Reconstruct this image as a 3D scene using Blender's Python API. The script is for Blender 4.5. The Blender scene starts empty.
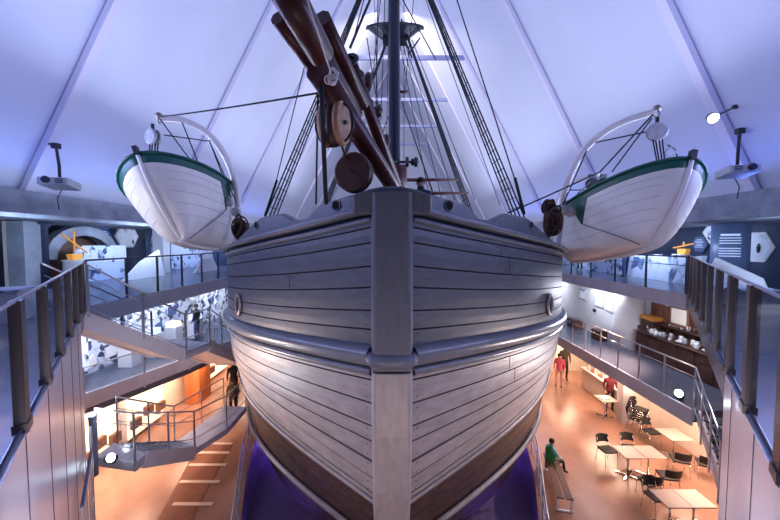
import bpy, bmesh, math, random
from mathutils import Vector, Matrix, noise
random.seed(7)
R = math.radians
SC = bpy.context.scene
COL = SC.collection
EYE = 6.8; F = 346.7; PITCH = 2.8

# ---------------------------------------------------------------- camera, world, exposure
cam_d = bpy.data.cameras.new('camera'); cam_d.sensor_width = 36; cam_d.lens = 16.0
cam_d.clip_start = 0.05; cam_d.clip_end = 400
cam = bpy.data.objects.new('camera', cam_d); COL.objects.link(cam)
cam.location = (0, 0, EYE); cam.rotation_euler = (R(90 - PITCH), 0, 0)
SC.camera = cam
vs = SC.view_settings
vs.view_transform = 'Standard'; vs.look = 'None'; vs.gamma = 1.0; vs.use_curve_mapping = False
vs.exposure = 0.0
SC.render.film_transparent = False
w = bpy.data.worlds.new('world'); SC.world = w; w.use_nodes = True
w.node_tree.nodes['Background'].inputs[0].default_value = (.55, .60, .95, 1)
w.node_tree.nodes['Background'].inputs[1].default_value = .10

def light(kind, name, loc, aim, energy, color, size=1.0, size_y=None, spot=60, blend=.6):
    d = bpy.data.lights.new(name, kind); d.energy = energy; d.color = color
    if kind == 'AREA':
        d.shape = 'RECTANGLE'; d.size = size; d.size_y = size_y or size
    elif kind == 'SPOT':
        d.spot_size = R(spot); d.spot_blend = blend; d.shadow_soft_size = size
    else: d.shadow_soft_size = size
    o = bpy.data.objects.new(name, d); COL.objects.link(o); o.location = loc
    v = Vector(aim) - Vector(loc); o.rotation_euler = v.to_track_quat('-Z', 'Y').to_euler()
    return o
BLUE = (.42, .48, 1.0); LAV = (.70, .75, 1.0); WARM = (1.0, .63, .44); COOL = (.55, .70, 1.0)
for sx in (-1, 1):
    # unseen area lights floating inboard of the concrete band, washing the tent roof
    for y in (5, 14, 24, 36):
        light('AREA', 'roof_wash_light', (sx*9.0, y, 8.9), (-sx*6.5, y+1, 20), 560 if y < 10 else 600, BLUE if y < 10 else LAV, 8, .7)
    # gallery downlights, upper level
    for y in (9, 14.5, 21):
        light('AREA', 'gallery_light', ((10.2 if sx > 0 else -9.4), y, 7.22), (sx*11.8, y, 5.7), 95, COOL, 2.5, .5)
    # under the galleries, warm ground floor light
    for y in (9.5, 13.5, 18):
        light('AREA', 'cafe_light', ((8.9 if sx > 0 else -8.0), y, 2.0), ((8.2 if sx > 0 else -8.6), y, 0), 170, WARM, 2.6, 1.0)
    # mid gallery
    for y in (10.5, 15, 20):
        light('AREA', 'mid_gallery_light', (sx*8.9, y, 4.9), (sx*9.6, y, 3.0), 50 if (sx > 0 and y < 11) else 62 if sx > 0 else 115, (.85, .88, 1.0), 2.5, .6)
    # warm spots thrown from the upper gallery edge onto the open floor
    light('SPOT', 'floor_spot', (sx*8.2, 12, 5.0), (sx*6.0, 12.8, 0), 1150, WARM, .15, spot=95)
    light('SPOT', 'floor_spot', (sx*8.0, 8.5, 5.0), (sx*6.6, 8.8, 0), 230, (1.0, .60, .45), .15, spot=90)
    # projectors on the flanks washing the lower bow
    light('SPOT', 'hull_spot', (sx*7.4, 7.4, 3.2), (sx*2.6, 7.6, 3.5), 1500, (1.0, .80, .74), .2, spot=62, blend=1)
    light('SPOT', 'hull_rim_spot', (sx*8.3, 11.5, 5.1), (sx*4.3, 9.5, 3.6), 900, (.82, .84, 1.0), .2, spot=70, blend=1)
    light('POINT', 'pit_light', (sx*3.3, 9.0, -1.0), (0, 0, 0), 11, (.28, .12, 1.0), .9)
    light('POINT', 'pit_light', (sx*4.1, 13.5, -1.1), (0, 0, 0), 25, (.28, .12, 1.0), .2)
for sx in (-1, 1):
    for y in (5, 13, 22, 31):
        light('AREA', 'blue_cove_light', (sx*12.0, y, 8.8), (sx*9.6, y, 14.0), 52, (.16, .24, 1.0), 8, .25)
    light('AREA', 'platform_fill', (sx*1.7, 1.9, 4.4), (sx*7.5, 8.0, 3.0), 42, (.86, .84, 1.0), .8, .5)  # unseen fill added below the viewing platform to brighten the flanks
    light('SPOT', 'stair_fill_spot', (sx*1.8, 2.2, 4.6), ((8.4, 9.2, 2.7) if sx > 0 else (-6.9, 9.0, 3.3)), 260, (.92, .90, 1.0), .15, spot=30, blend=.7)  # unseen spot added to lift the pale stair sides
    light('SPOT', 'boat_fill_spot', (sx*7.9, 5.6, 6.6), (sx*6.3, 9.2, 7.7), 430, (1.0, .98, .95), .2, spot=75, blend=1)  # added uplight with no visible source, brightens the lifeboats
light('AREA', 'ridge_light', (0, 32, 27), (0, 44, 10), 1250, (1.0, .88, .80), 4, 14)
light('AREA', 'bow_fill_light', (0, 1.0, 1.2), (0, 6, 3.3), 80, (1.0, .66, .54), 2.4, 1.0)

# ---------------------------------------------------------------- materials
def lin(c): return tuple(((x/12.92) if x <= .04045 else ((x+.055)/1.055)**2.4) for x in c)
def hexc(h): return lin(tuple(int(h[i:i+2], 16)/255 for i in (0, 2, 4)))
def mat(name, col, rough=.6, metal=0, emit=None, es=0, var=0, vscale=6, bump=0, stretch=None, chips=None, chipcol=(.05,.04,.04), chipscale=9):
    m = bpy.data.materials.new(name); m.use_nodes = True
    nt = m.node_tree; b = nt.nodes['Principled BSDF']
    if isinstance(col, str): col = hexc(col)
    b.inputs['Base Color'].default_value = (*col, 1)
    b.inputs['Roughness'].default_value = rough; b.inputs['Metallic'].default_value = metal
    if emit is not None:
        b.inputs['Emission Color'].default_value = (*emit, 1); b.inputs['Emission Strength'].default_value = es
    if var or bump or chips:
        tc = nt.nodes.new('ShaderNodeTexCoord'); mp = nt.nodes.new('ShaderNodeMapping')
        mp.inputs['Scale'].default_value = stretch or (1, 1, 1)
        nt.links.new(tc.outputs['Object'], mp.inputs[0])
        n = nt.nodes.new('ShaderNodeTexNoise'); n.inputs['Scale'].default_value = vscale; n.inputs['Detail'].default_value = 5
        nt.links.new(mp.outputs[0], n.inputs['Vector'])
        out = None
        if var:
            mx = nt.nodes.new('ShaderNodeMix'); mx.data_type = 'RGBA'
            mx.inputs[6].default_value = (*[c*(1-var) for c in col], 1)
            mx.inputs[7].default_value = (*[min(1, c*(1+var)) for c in col], 1)
            rr = nt.nodes.new('ShaderNodeMapRange'); rr.inputs[1].default_value = .3; rr.inputs[2].default_value = .7
            nt.links.new(n.outputs[0], rr.inputs[0]); nt.links.new(rr.outputs[0], mx.inputs[0]); out = mx.outputs[2]
        if chips:
            n2 = nt.nodes.new('ShaderNodeTexNoise'); n2.inputs['Scale'].default_value = chipscale; n2.inputs['Detail'].default_value = 8; n2.inputs['Roughness'].default_value = .7
            nt.links.new(mp.outputs[0], n2.inputs['Vector'])
            r2 = nt.nodes.new('ShaderNodeMapRange'); r2.inputs[1].default_value = chips; r2.inputs[2].default_value = chips+.03
            nt.links.new(n2.outputs[0], r2.inputs[0])
            m2 = nt.nodes.new('ShaderNodeMix'); m2.data_type = 'RGBA'
            nt.links.new(r2.outputs[0], m2.inputs[0])
            if out: nt.links.new(out, m2.inputs[6])
            else: m2.inputs[6].default_value = (*col, 1)
            m2.inputs[7].default_value = (*chipcol, 1); out = m2.outputs[2]
        if out: nt.links.new(out, b.inputs['Base Color'])
        if bump:
            bp = nt.nodes.new('ShaderNodeBump'); bp.inputs['Strength'].default_value = bump; bp.inputs['Distance'].default_value = .02
            nt.links.new(n.outputs[0], bp.inputs['Height']); nt.links.new(bp.outputs[0], b.inputs['Normal'])
    return m
def glass_mat(name, tint=(.85, .9, 1), gl=.12):
    m = bpy.data.materials.new(name); m.use_nodes = True; nt = m.node_tree; nt.nodes.clear()
    o = nt.nodes.new('ShaderNodeOutputMaterial'); mx = nt.nodes.new('ShaderNodeMixShader')
    t = nt.nodes.new('ShaderNodeBsdfTransparent'); t.inputs[0].default_value = (*tint, 1)
    g = nt.nodes.new('ShaderNodeBsdfGlossy'); g.inputs['Roughness'].default_value = .12
    mx.inputs[0].default_value = gl
    nt.links.new(t.outputs[0], mx.inputs[1]); nt.links.new(g.outputs[0], mx.inputs[2]); nt.links.new(mx.outputs[0], o.inputs[0])
    return m
M = {}
M['roof'] = mat('roof_fabric', (.74, .78, .92), .75, var=.10, vscale=.12, stretch=(1, 1, .6))
M['rafter'] = mat('rafter_paint', (.80, .78, .92), .5)
M['tie'] = mat('tie_paint', (.30, .34, .58), .5)
M['concrete'] = mat('concrete_band', (.30, .33, .40), .85, var=.25, vscale=1.5, bump=.15)
M['panel'] = mat('white_sheet_panel', (.62, .62, .70), .32, metal=.35, var=.06, vscale=2)
M['floor'] = mat('polished_floor', (.38, .205, .15), .25, var=.14, vscale=1.2)
M['floor2'] = mat('gallery_floor', (.10, .11, .16), .25, var=.1, vscale=2)
M['slab'] = mat('slab_edge', (.52, .54, .66), .6, var=.1, vscale=2)
M['stairwhite'] = mat('pale_stair_paint', (.74, .74, .82), .5, var=.05, vscale=3)
M['pit'] = mat('pit_floor', (.20, .16, .30), .4)
M['white'] = mat('white_paint', (.80, .80, .84), .6, var=.05, vscale=3)
M['cream'] = mat('cream_paint', (.85, .78, .68), .6, var=.05, vscale=3)
M['darkblue'] = mat('dark_blue_wall', (.03, .045, .10), .6, var=.3, vscale=1)
M['hull_up'] = mat('hull_upper_grey', (.095, .102, .125), .48, var=.16, vscale=3, bump=.3, stretch=(1, 1, 3.5), chips=.655, chipcol=(.07, .065, .075), chipscale=4)
M['hull_lo'] = mat('hull_lower_pale', (.29, .265, .28), .42, var=.18, vscale=3, bump=.3, stretch=(1, 1, 3), chips=.645, chipcol=(.13, .09, .08), chipscale=5)  # lower planking toned paler than the upper
M['hull_br'] = mat('oiled_brown_timber', (.070, .038, .032), .42, var=.45, vscale=4, bump=.6, stretch=(1, 1, 4), chips=.60, chipcol=(.05, .03, .025), chipscale=6)
M['seam'] = mat('pitch_seam', (.045, .04, .045), .8)
M['stem_lo'] = mat('stem_lower_pale', (.31, .285, .29), .42, var=.12, vscale=4, bump=.5, stretch=(3, 3, .8), chips=.64, chipcol=(.25, .16, .13), chipscale=5)  # lower stem toned paler than the upper, with chips
M['stem_up'] = mat('stem_upper_grey', (.125, .133, .16), .48, var=.10, vscale=4, bump=.4, stretch=(3, 3, .6), chips=.70, chipcol=(.12, .11, .12), chipscale=4)
M['rail'] = mat('grey_rail_paint', (.155, .16, .19), .3, var=.1, vscale=4, bump=.2)
M['hole'] = mat('opening_shade', (.004, .004, .005), 1.0)  # near-black discs paint the shade inside fairleads and hawse rings
M['iron'] = mat('dark_iron', (.04, .045, .055), .4, metal=.6)
M['galv'] = mat('worn_iron_ring', (.30, .28, .27), .4, metal=.7, var=.3, vscale=12)
M['mahog'] = mat('varnished_red_timber', (.060, .011, .007), .36, var=.35, vscale=5, bump=.15, stretch=(1, .4, 1))
M['darkwood'] = mat('dark_block_wood', (.07, .03, .022), .4, var=.3, vscale=6, bump=.2)
M['tan'] = mat('tan_block_wood', (.42, .23, .12), .5, var=.25, vscale=6)
M['rope'] = mat('tarred_rope', (.018, .02, .028), .85)
M['wrope'] = mat('white_rope', (.72, .68, .64), .8)
M['brope'] = mat('brown_rope', (.07, .035, .025), .8, var=.4, vscale=30, bump=.6)
M['mast'] = mat('dark_mast', (.010, .012, .028), .3, metal=.1, var=.2, vscale=3)
M['boatwhite'] = mat('boat_white_paint', (.80, .79, .80), .42, var=.04, vscale=4, bump=.1)
M['boatgreen'] = mat('boat_green_paint', (.008, .10, .085), .4, var=.1, vscale=5)
M['boatgroove'] = mat('boat_seam', (.62, .60, .64), .6)
M['davit'] = mat('davit_white_paint', (.76, .75, .78), .35, var=.05, vscale=5)
M['blockgrey'] = mat('grey_block_paint', (.42, .44, .50), .45, var=.2, vscale=8)
M['steel'] = mat('brushed_steel', (.50, .51, .58), .35, metal=.6)
M['bronze'] = mat('dark_bronze_post', (.075, .06, .06), .42, metal=.4)
M['darkrail'] = mat('dark_rail', (.06, .07, .10), .35, metal=.5)
M['bluerail'] = mat('blue_grey_handrail', (.10, .14, .26), .3, metal=.4)
M['newel'] = mat('blue_grey_steel', (.20, .27, .40), .35, metal=.4)
M['glass'] = glass_mat('balustrade_glass', (.92, .95, .99), .05)
M['black'] = mat('black_fabric', (.018, .017, .02), .7)
M['chrome'] = mat('chrome_tube', (.75, .75, .78), .15, metal=1)
M['tabletop'] = mat('pale_tabletop', (.48, .36, .335), .35, var=.04, vscale=4)
M['orange'] = mat('orange_timber', (.52, .16, .05), .45, var=.2, vscale=3, stretch=(1, 1, .3))
M['carpet'] = mat('brown_ramp_covering', (.27, .10, .06), .7, var=.15, vscale=3)
M['strip'] = mat('pale_ramp_strip', (.88, .70, .58), .5)  # flat pale strips laid across the ramp
M['oldwood'] = mat('old_red_brown_wood', (.065, .026, .02), .5, var=.35, vscale=4, bump=.2, stretch=(1, .5, 1))
M['logwood'] = mat('warm_plank_wall', (.20, .08, .05), .6, var=.35, vscale=3, stretch=(1, 1, .3))
M['china'] = mat('white_china', (.75, .75, .78), .25)
M['brown'] = mat('brown_leather', (.14, .06, .04), .5)
M['orangebox'] = mat('orange_box', (.55, .22, .04), .5)
M['projwhite'] = mat('projector_casing', (.50, .52, .58), .4)
M['lens'] = mat('dark_lens', (.02, .02, .05), .1)
M['lampglow'] = mat('lamp_glow', (.9, .95, 1), .3, emit=(.72, .88, 1), es=14)
M['teal'] = mat('teal_lamp_case', (.02, .08, .12), .3, metal=.3)
M['screenwhite'] = mat('bright_screen', (.5, .55, .7), .3, emit=(.75, .82, 1), es=.9)
M['screenblue'] = mat('blue_backlit_panel', (.05, .08, .18), .4, emit=(.16, .24, .60), es=.18)
M['textline'] = mat('pale_lettering', (.6, .7, .9), .5, emit=(.6, .7, 1), es=.5)
M['glowwarm'] = mat('warm_lit_case', (.9, .8, .6), .5, emit=(1, .74, .48), es=1.5)
M['skin'] = mat('skin', (.55, .30, .22), .5)
M['skin2'] = mat('skin_pale', (.60, .38, .30), .5)
def plain(n, c, r=.75): 
    if n not in M: M[n] = mat(n, c, r, var=.08, vscale=12)
    return n
# exhibit mural: pale ground with dark irregular shapes
def mural(name, a, b, sc, th=.5, emit=0):
    m = bpy.data.materials.new(name); m.use_nodes = True; nt = m.node_tree; p = nt.nodes['Principled BSDF']
    tc = nt.nodes.new('ShaderNodeTexCoord'); v = nt.nodes.new('ShaderNodeTexVoronoi'); v.inputs['Scale'].default_value = sc
    n = nt.nodes.new('ShaderNodeTexNoise'); n.inputs['Scale'].default_value = sc*.8; n.inputs['Detail'].default_value = 4
    nt.links.new(tc.outputs['Object'], v.inputs['Vector']); nt.links.new(tc.outputs['Object'], n.inputs['Vector'])
    sp = nt.nodes.new('ShaderNodeSeparateColor'); nt.links.new(v.outputs['Color'], sp.inputs[0])
    ad = nt.nodes.new('ShaderNodeMath'); ad.operation = 'ADD'; nt.links.new(sp.outputs[0], ad.inputs[0]); nt.links.new(n.outputs[0], ad.inputs[1])
    cr = nt.nodes.new('ShaderNodeValToRGB'); cr.color_ramp.elements[0].position = th; cr.color_ramp.elements[1].position = th+.12
    cr.color_ramp.elements[0].color = (*a, 1); cr.color_ramp.elements[1].color = (*b, 1)
    mr = nt.nodes.new('ShaderNodeMath'); mr.operation = 'MULTIPLY'; mr.inputs[1].default_value = .62
    nt.links.new(ad.outputs[0], mr.inputs[0]); nt.links.new(mr.outputs[0], cr.inputs[0]); nt.links.new(cr.outputs[0], p.inputs['Base Color'])
    if emit: nt.links.new(cr.outputs[0], p.inputs['Emission Color']); p.inputs['Emission Strength'].default_value = emit
    M[name] = m
mural('arctic_mural', (.04, .07, .16), (.62, .70, .92), 4.5, .34)
mural('collage_mural', (.05, .07, .14), (.66, .72, .88), 5.0, .42)
mural('map_mural', (.10, .16, .30), (.78, .82, .95), 2.2, .32)
mural('photo_mural', (.03, .04, .08), (.72, .78, .95), 2.6, .38, .25)

# ---------------------------------------------------------------- mesh builder
class MB:
    def __init__(s): s.v = []; s.f = []; s.m = []; s.sm = []
    def add(s, vs_, fs, mi=0, smooth=False):
        k = len(s.v); s.v += [Vector(p) for p in vs_]
        for f in fs: s.f.append([k+i for i in f]); s.m.append(mi); s.sm.append(smooth)
    def box(s, c, sz, rot=None, mi=0):
        hx, hy, hz = sz[0]/2, sz[1]/2, sz[2]/2
        P = [Vector((x, y, z)) for x in (-hx, hx) for y in (-hy, hy) for z in (-hz, hz)]
        if rot is not None:
            if not isinstance(rot, Matrix): rot = Matrix.Rotation(rot, 3, 'Z')
            P = [rot @ p for p in P]
        s.add([p+Vector(c) for p in P], [(0,1,3,2),(4,6,7,5),(0,4,5,1),(2,3,7,6),(0,2,6,4),(1,5,7,3)], mi); return s
    def bar(s, a, b, wx, wz, mi=0):
        a = Vector(a); b = Vector(b); d = (b-a); L = d.length; q = d.to_track_quat('Y', 'Z').to_matrix()
        s.box((a+b)/2, (wx, L, wz), q, mi); return s
    def tube(s, pts, r, n=8, mi=0, caps=True):
        pts = [Vector(p) for p in pts]; N = len(pts); rs = r if isinstance(r, (list, tuple)) else [r]*N
        prev = None; rings = []
        for i, p in enumerate(pts):
            t = (pts[min(i+1, N-1)]-pts[max(i-1, 0)]).normalized()
            if prev is None:
                u = t.orthogonal().normalized()
            else:
                u = (prev - t*prev.dot(t)).normalized()
            prev = u; v = t.cross(u)
            rings.append([p+(u*math.cos(2*math.pi*k/n)+v*math.sin(2*math.pi*k/n))*rs[i] for k in range(n)])
        vs_ = [q for g in rings for q in g]; fs = []
        for i in range(N-1):
            for k in range(n): fs.append((i*n+k, i*n+(k+1) % n, (i+1)*n+(k+1) % n, (i+1)*n+k))
        s.add(vs_, fs, mi, n > 5)
        if caps: s.add(rings[0], [tuple(reversed(range(n)))], mi); s.add(rings[-1], [tuple(range(n))], mi)
        return s
    def lathe(s, prof, origin, axis=(0, 0, 1), n=16, mi=0, sx=1.0):
        ax = Vector(axis).normalized(); u = ax.orthogonal().normalized(); v = ax.cross(u); o = Vector(origin)
        vs_ = [o+ax*h+(u*math.cos(2*math.pi*k/n)*sx+v*math.sin(2*math.pi*k/n))*r for r, h in prof for k in range(n)]
        fs = [(i*n+k, i*n+(k+1) % n, (i+1)*n+(k+1) % n, (i+1)*n+k) for i in range(len(prof)-1) for k in range(n)]
        s.add(vs_, fs, mi, True)
        s.add(vs_[:n], [tuple(reversed(range(n)))], mi); s.add(vs_[-n:], [tuple(range(n))], mi); return s
    def torus(s, c, axis, Rr, r, n=20, k=8, mi=0, sz=1.0, up=None):
        ax = Vector(axis).normalized()
        v = (Vector(up)-ax*Vector(up).dot(ax)).normalized() if up else ax.orthogonal().normalized()
        u = ax.cross(v)
        pts = [Vector(c)+u*math.cos(2*math.pi*i/n)*Rr+v*math.sin(2*math.pi*i/n)*Rr*sz for i in range(n)]
        vs_ = []
        for i, p in enumerate(pts):
            d = (p-Vector(c)).normalized()
            for j in range(k):
                a = 2*math.pi*j/k; vs_.append(p+d*math.cos(a)*r+ax*math.sin(a)*r)
        fs = [(i*k+j, ((i+1) % n)*k+j, ((i+1) % n)*k+(j+1) % k, i*k+(j+1) % k) for i in range(n) for j in range(k)]
        s.add(vs_, fs, mi, True); return s
    def prism(s, poly, d, mi=0):           # poly: 3d points, extruded by vector d
        n = len(poly); d = Vector(d); P = [Vector(p) for p in poly]
        s.add(P+[p+d for p in P], [tuple(reversed(range(n))), tuple(range(n, 2*n))]+[(i, (i+1) % n, n+(i+1) % n, n+i) for i in range(n)], mi); return s
    def ball(s, c, r, n=12, mi=0):
        if not isinstance(r, (tuple, list)): r = (r, r, r)
        m = n//2; vs_ = []; 
        for i in range(m+1):
            th = math.pi*i/m
            for k in range(n):
                ph = 2*math.pi*k/n; vs_.append(Vector(c)+Vector((r[0]*math.sin(th)*math.cos(ph), r[1]*math.sin(th)*math.sin(ph), r[2]*math.cos(th))))
        s.add(vs_, [(i*n+k, (i+1)*n+k, (i+1)*n+(k+1) % n, i*n+(k+1) % n) for i in range(m) for k in range(n)], mi, True); return s
    def build(s, name, mats, parent=None, loc=None, bevel=0):
        me = bpy.data.meshes.new(name); me.from_pydata([tuple(v) for v in s.v], [], s.f)
        if not isinstance(mats, (list, tuple)): mats = [mats]
        for m in mats: me.materials.append(M[m] if isinstance(m, str) else m)
        for p, mi, sm in zip(me.polygons, s.m, s.sm): p.material_index = mi; p.use_smooth = sm
        bm = bmesh.new(); bm.from_mesh(me); bmesh.ops.remove_doubles(bm, verts=bm.verts, dist=1e-5)
        bmesh.ops.dissolve_degenerate(bm, edges=bm.edges, dist=1e-6)
        bmesh.ops.recalc_face_normals(bm, faces=bm.faces); bm.to_mesh(me); bm.free()
        o = bpy.data.objects.new(name, me); COL.objects.link(o)
        if parent: o.parent = parent
        if loc: o.location = loc
        if bevel:
            b = o.modifiers.new('bevel', 'BEVEL'); b.width = bevel; b.segments = 2; b.limit_method = 'ANGLE'
        return o
def tag(o, label=None, cat=None, group=None, kind=None):
    if label: o['label'] = label
    if cat: o['category'] = cat
    if group: o['group'] = group
    if kind: o['kind'] = kind
    return o
def struct(o, label=None): o['kind'] = 'structure'; 
def S(mb, name, m, **k): o = mb.build(name, m, **k); o['kind'] = 'structure'; return o
def empty(name, loc, label, cat, group=None, rz=0):
    o = bpy.data.objects.new(name, None); COL.objects.link(o); o.location = loc; o.rotation_euler = (0, 0, rz); o.empty_display_size = .1
    return tag(o, label, cat, group)
ALLCH = {}
def copy_tree(o, parent=None):
    c = o.copy(); COL.objects.link(c)
    if parent: c.parent = parent
    for ch in [x for x in COL.objects if x.parent == o]: copy_tree(ch, c)
    return c
def at(px, py, Y):                  # point of the place at depth Y seen at a pixel of the 780x520 frame
    a = R(PITCH); dx = (px-390)/F; dz = (260-py)/F
    y = math.cos(a)+dz*math.sin(a); z = -math.sin(a)+dz*math.cos(a)
    return Vector((dx/y*Y, Y, EYE+z/y*Y))
def loc_parts(e):                   # children built in world space keep their place under an Empty
    return Matrix.Translation(e.location).inverted()
def adopt(e, *obs):
    inv = (Matrix.Translation(e.location) @ Matrix.Rotation(e.rotation_euler.z, 4, 'Z')).inverted()
    for o in obs: 
        o.data.transform(inv); o.parent = e
def interp(x, xs, ys):
    if x <= xs[0]: return ys[0]
    for i in range(1, len(xs)):
        if x <= xs[i]:
            t = (x-xs[i-1])/(xs[i]-xs[i-1]); return ys[i-1]+t*(ys[i]-ys[i-1])
    return ys[-1]

# ================================================================ THE HALL
GL = -7.0; GR = 8.5          # upper gallery edges
XW = 13.2; ZB = 8.65         # roof springing
# ground floor with the boat-shaped dock pit
PE = [(-3, 2.0), (5, 2.6), (7.3, 3.35), (9.9, 4.25), (12, 4.75), (45, 4.75)]
for sx, nm in ((-1, 'floor_left'), (1, 'floor_right')):
    mb = MB(); mb.prism([(sx*x, y, -.3) for y, x in PE]+[(sx*13.6, 45, -.3), (sx*13.6, -3, -.3)], (0, 0, .3)); S(mb, nm, 'floor')
    mb = MB()
    for (y0, x0), (y1, x1) in zip(PE, PE[1:]): mb.bar((sx*(x0+.04), y0, -.95), (sx*(x1+.04), y1, -.95), .08, 1.3)
    S(mb, 'wall_dock_pit', 'pit')
mb = MB(); mb.box((0, 21, -1.75), (9.7, 50, .3)); S(mb, 'floor_dock_pit', 'pit')
# roof planes
slope = 1.9; zr = ZB+XW*slope
for sx, nm in ((-1, 'ceiling_left'), (1, 'ceiling_right')):
    mb = MB()
    mb.prism([(sx*XW, -8, ZB), (sx*XW, 62, ZB), (0, 62, zr), (0, -8, zr)], (sx*.35, 0, .2))
    S(mb, nm, 'roof')
mb = MB(); mb.prism([(-XW-.3, 61.6, -.2), (XW+.3, 61.6, -.2), (XW+.3, 61.6, ZB), (0, 61.6, zr), (-XW-.3, 61.6, ZB)], (0, .3, 0)); S(mb, 'wall_far', 'roof')
k = 0
for Y in (4.3, 12.5, 20.7, 28.9, 37.1, 45.3, 53.5):
    for sx in (-1, 1):
        k += 1; mb = MB(); d = Vector((sx, 0, 1/slope)).normalized()*-.14
        a = Vector((sx*(XW-.05), Y, ZB)); b = Vector((0, Y, zr))
        mb.bar(a+d, b+d, .34, .22); S(mb, f'trim_{k}', 'rafter')
    if Y > 25:
        k += 1; mb = MB(); z = EYE+15; x = XW-(z-ZB)/slope-.1
        mb.bar((-x, Y, z), (x, Y, z), .25, .30); S(mb, f'trim_{k}', 'tie')
# concrete band carrying the roof, scalloped underside
for sx, nm in ((-1, 'wall_band_left'), (1, 'wall_band_right')):
    mb = MB(); mb.box((sx*(XW+.1), 27, 8.08), (.9, 70, 1.15)); S(mb, nm, 'concrete')
    mb = MB(); mb.box((sx*11.9, 27, 7.58), (3.1, 66, .12)); S(mb, 'ceiling_gallery_'+('left' if sx < 0 else 'right'), 'concrete')
    mb = MB(); mb.box((sx*13.6, 27, 5.3), (.3, 70, 4.7)); S(mb, 'wall_left' if sx < 0 else 'wall_right', 'darkblue')
# upper gallery slabs; inner diagonal edges follow the viewing platform
def diag(Y): return .78+.785*Y
for sx, G, nm in ((-1, -GL, 'floor_upper_left'), (1, GR, 'floor_upper_right')):
    Yc = (G-.78)/.785
    mb = MB(); p = [(diag(1.4), 1.4), (G, Yc), (G, 60), (13.5, 60), (13.5, 1.4)]
    mb.prism([(sx*x, y, 5.0) for x, y in p], (0, 0, .3)); S(mb, nm, ['floor2'])
    mb = MB(); mb.bar((sx*(G-.02), Yc, 5.12), (sx*(G-.02), 60, 5.12), .06, .44); S(mb, 'trim_'+str(50+sx), 'slab')
mb = MB(); mb.prism([(-1.8, 1.35, 5.0), (1.8, 1.35, 5.0), (5, -4, 5.0), (-5, -4, 5.0)], (0, 0, .3)); S(mb, 'floor_viewing_platform', 'floor2')
# white sheet walls beneath the balustrades
def sheetwall(sx, y0, y1, nm):
    mb = MB(); nrm = Vector((sx*.785, 1, 0)).normalized(); n = Vector((-sx*nrm.y, sx*nrm.x, 0))
    A = Vector((sx*diag(y0), y0, 2.69)); B = Vector((sx*diag(y1), y1, 2.69)); mb.bar(A, B, .06, 5.38)
    u = (B-A).normalized(); L = (B-A).length; k = .35
    while k < L:
        p = A+u*k; mb.bar(p-u*.009, p+u*.009, .068, 5.36, 1); k += 1.05
    return S(mb, nm, ['panel', 'seam'])
sheetwall(-1, 1.4, 6.35, 'wall_platform_left'); sheetwall(1, 1.4, 3.72, 'wall_platform_right')
# right side: mid gallery, back wall, cafe
mb = MB(); mb.prism([(7.6, 8.5, 2.3), (7.6, 40, 2.3), (10.3, 40, 2.3), (10.3, 3.9, 2.3), (8.8, 3.9, 2.3), (8.8, 8.5, 2.3)], (0, 0, .3)); S(mb, 'floor_mid_right', 'floor2')
mb = MB(); mb.bar((7.58, 8.5, 2.42), (7.58, 40, 2.42), .05, .42); S(mb, 'trim_60', 'slab')
mb = MB(); mb.box((10.35, 21.5, 3.8), (.15, 36, 2.4)); mb.box((9.65, 23.9, 3.8), (.12, 20, 2.4)); S(mb, 'wall_mid_right', 'white')
mb = MB()
mb.box((9.85, 8.4, 1.15), (.14, 9.0, 2.3)); mb.box((11.3, 21, 1.15), (.14, 17, 2.3)); S(mb, 'wall_cafe_right', 'cream')
mb = MB(); mb.box((10.0, 12.9, 1.15), (2.4, .12, 2.3)); S(mb, 'wall_cafe_return', 'cream')
mb = MB(); mb.box((8.9, 18.2, 1.15), (8.0, .12, 2.3)); S(mb, 'wall_cafe_end', 'cream')
mb = MB(); mb.box((8.05, 18.12, 1.05), (.9, .05, 2.1)); mb.box((8.95, 18.12, 1.05), (.86, .05, 2.1)); mb.ball((8.42, 18.07, 1.0), .03, 8, 1); S(mb, 'door_1', ['cream', 'steel'])
mb = MB(); mb.box((8.95, 12.95, 1.15), (.36, .36, 2.3)); S(mb, 'trim_61', 'white')
# left side: mid gallery, back wall, ground wall
mb = MB(); mb.prism([(-8.39, 9.3, 2.05), (-7.3, 12.4, 2.05), (-6.7, 15, 2.05), (-6.7, 40, 2.05), (-10.4, 40, 2.05), (-10.4, 6.2, 2.05), (-9.3, 6.2, 2.05)], (0, 0, .25)); S(mb, 'floor_mid_left', 'floor2')
mb = MB(); 
for a, b in (((-9.28, 6.2), (-8.37, 9.3)), ((-8.37, 9.3), (-7.28, 12.4)), ((-7.28, 12.4), (-6.68, 15)), ((-6.68, 15), (-6.68, 40))): mb.bar((*a, 2.47), (*b, 2.47), .06, .42)
S(mb, 'trim_62', 'slab')
mb = MB(); mb.box((-10.45, 22, 3.65), (.15, 34, 2.7)); S(mb, 'wall_mid_left', 'collage_mural')
mb = MB(); mb.box((-9.05, 23.5, 1.02), (.12, 33, 2.04)); S(mb, 'wall_ground_left', 'cream')
mb = MB(); mb.box((-6.9, 21.5, 1.02), (4.2, .15, 2.04)); S(mb, 'wall_ground_end', 'cream')
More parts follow.
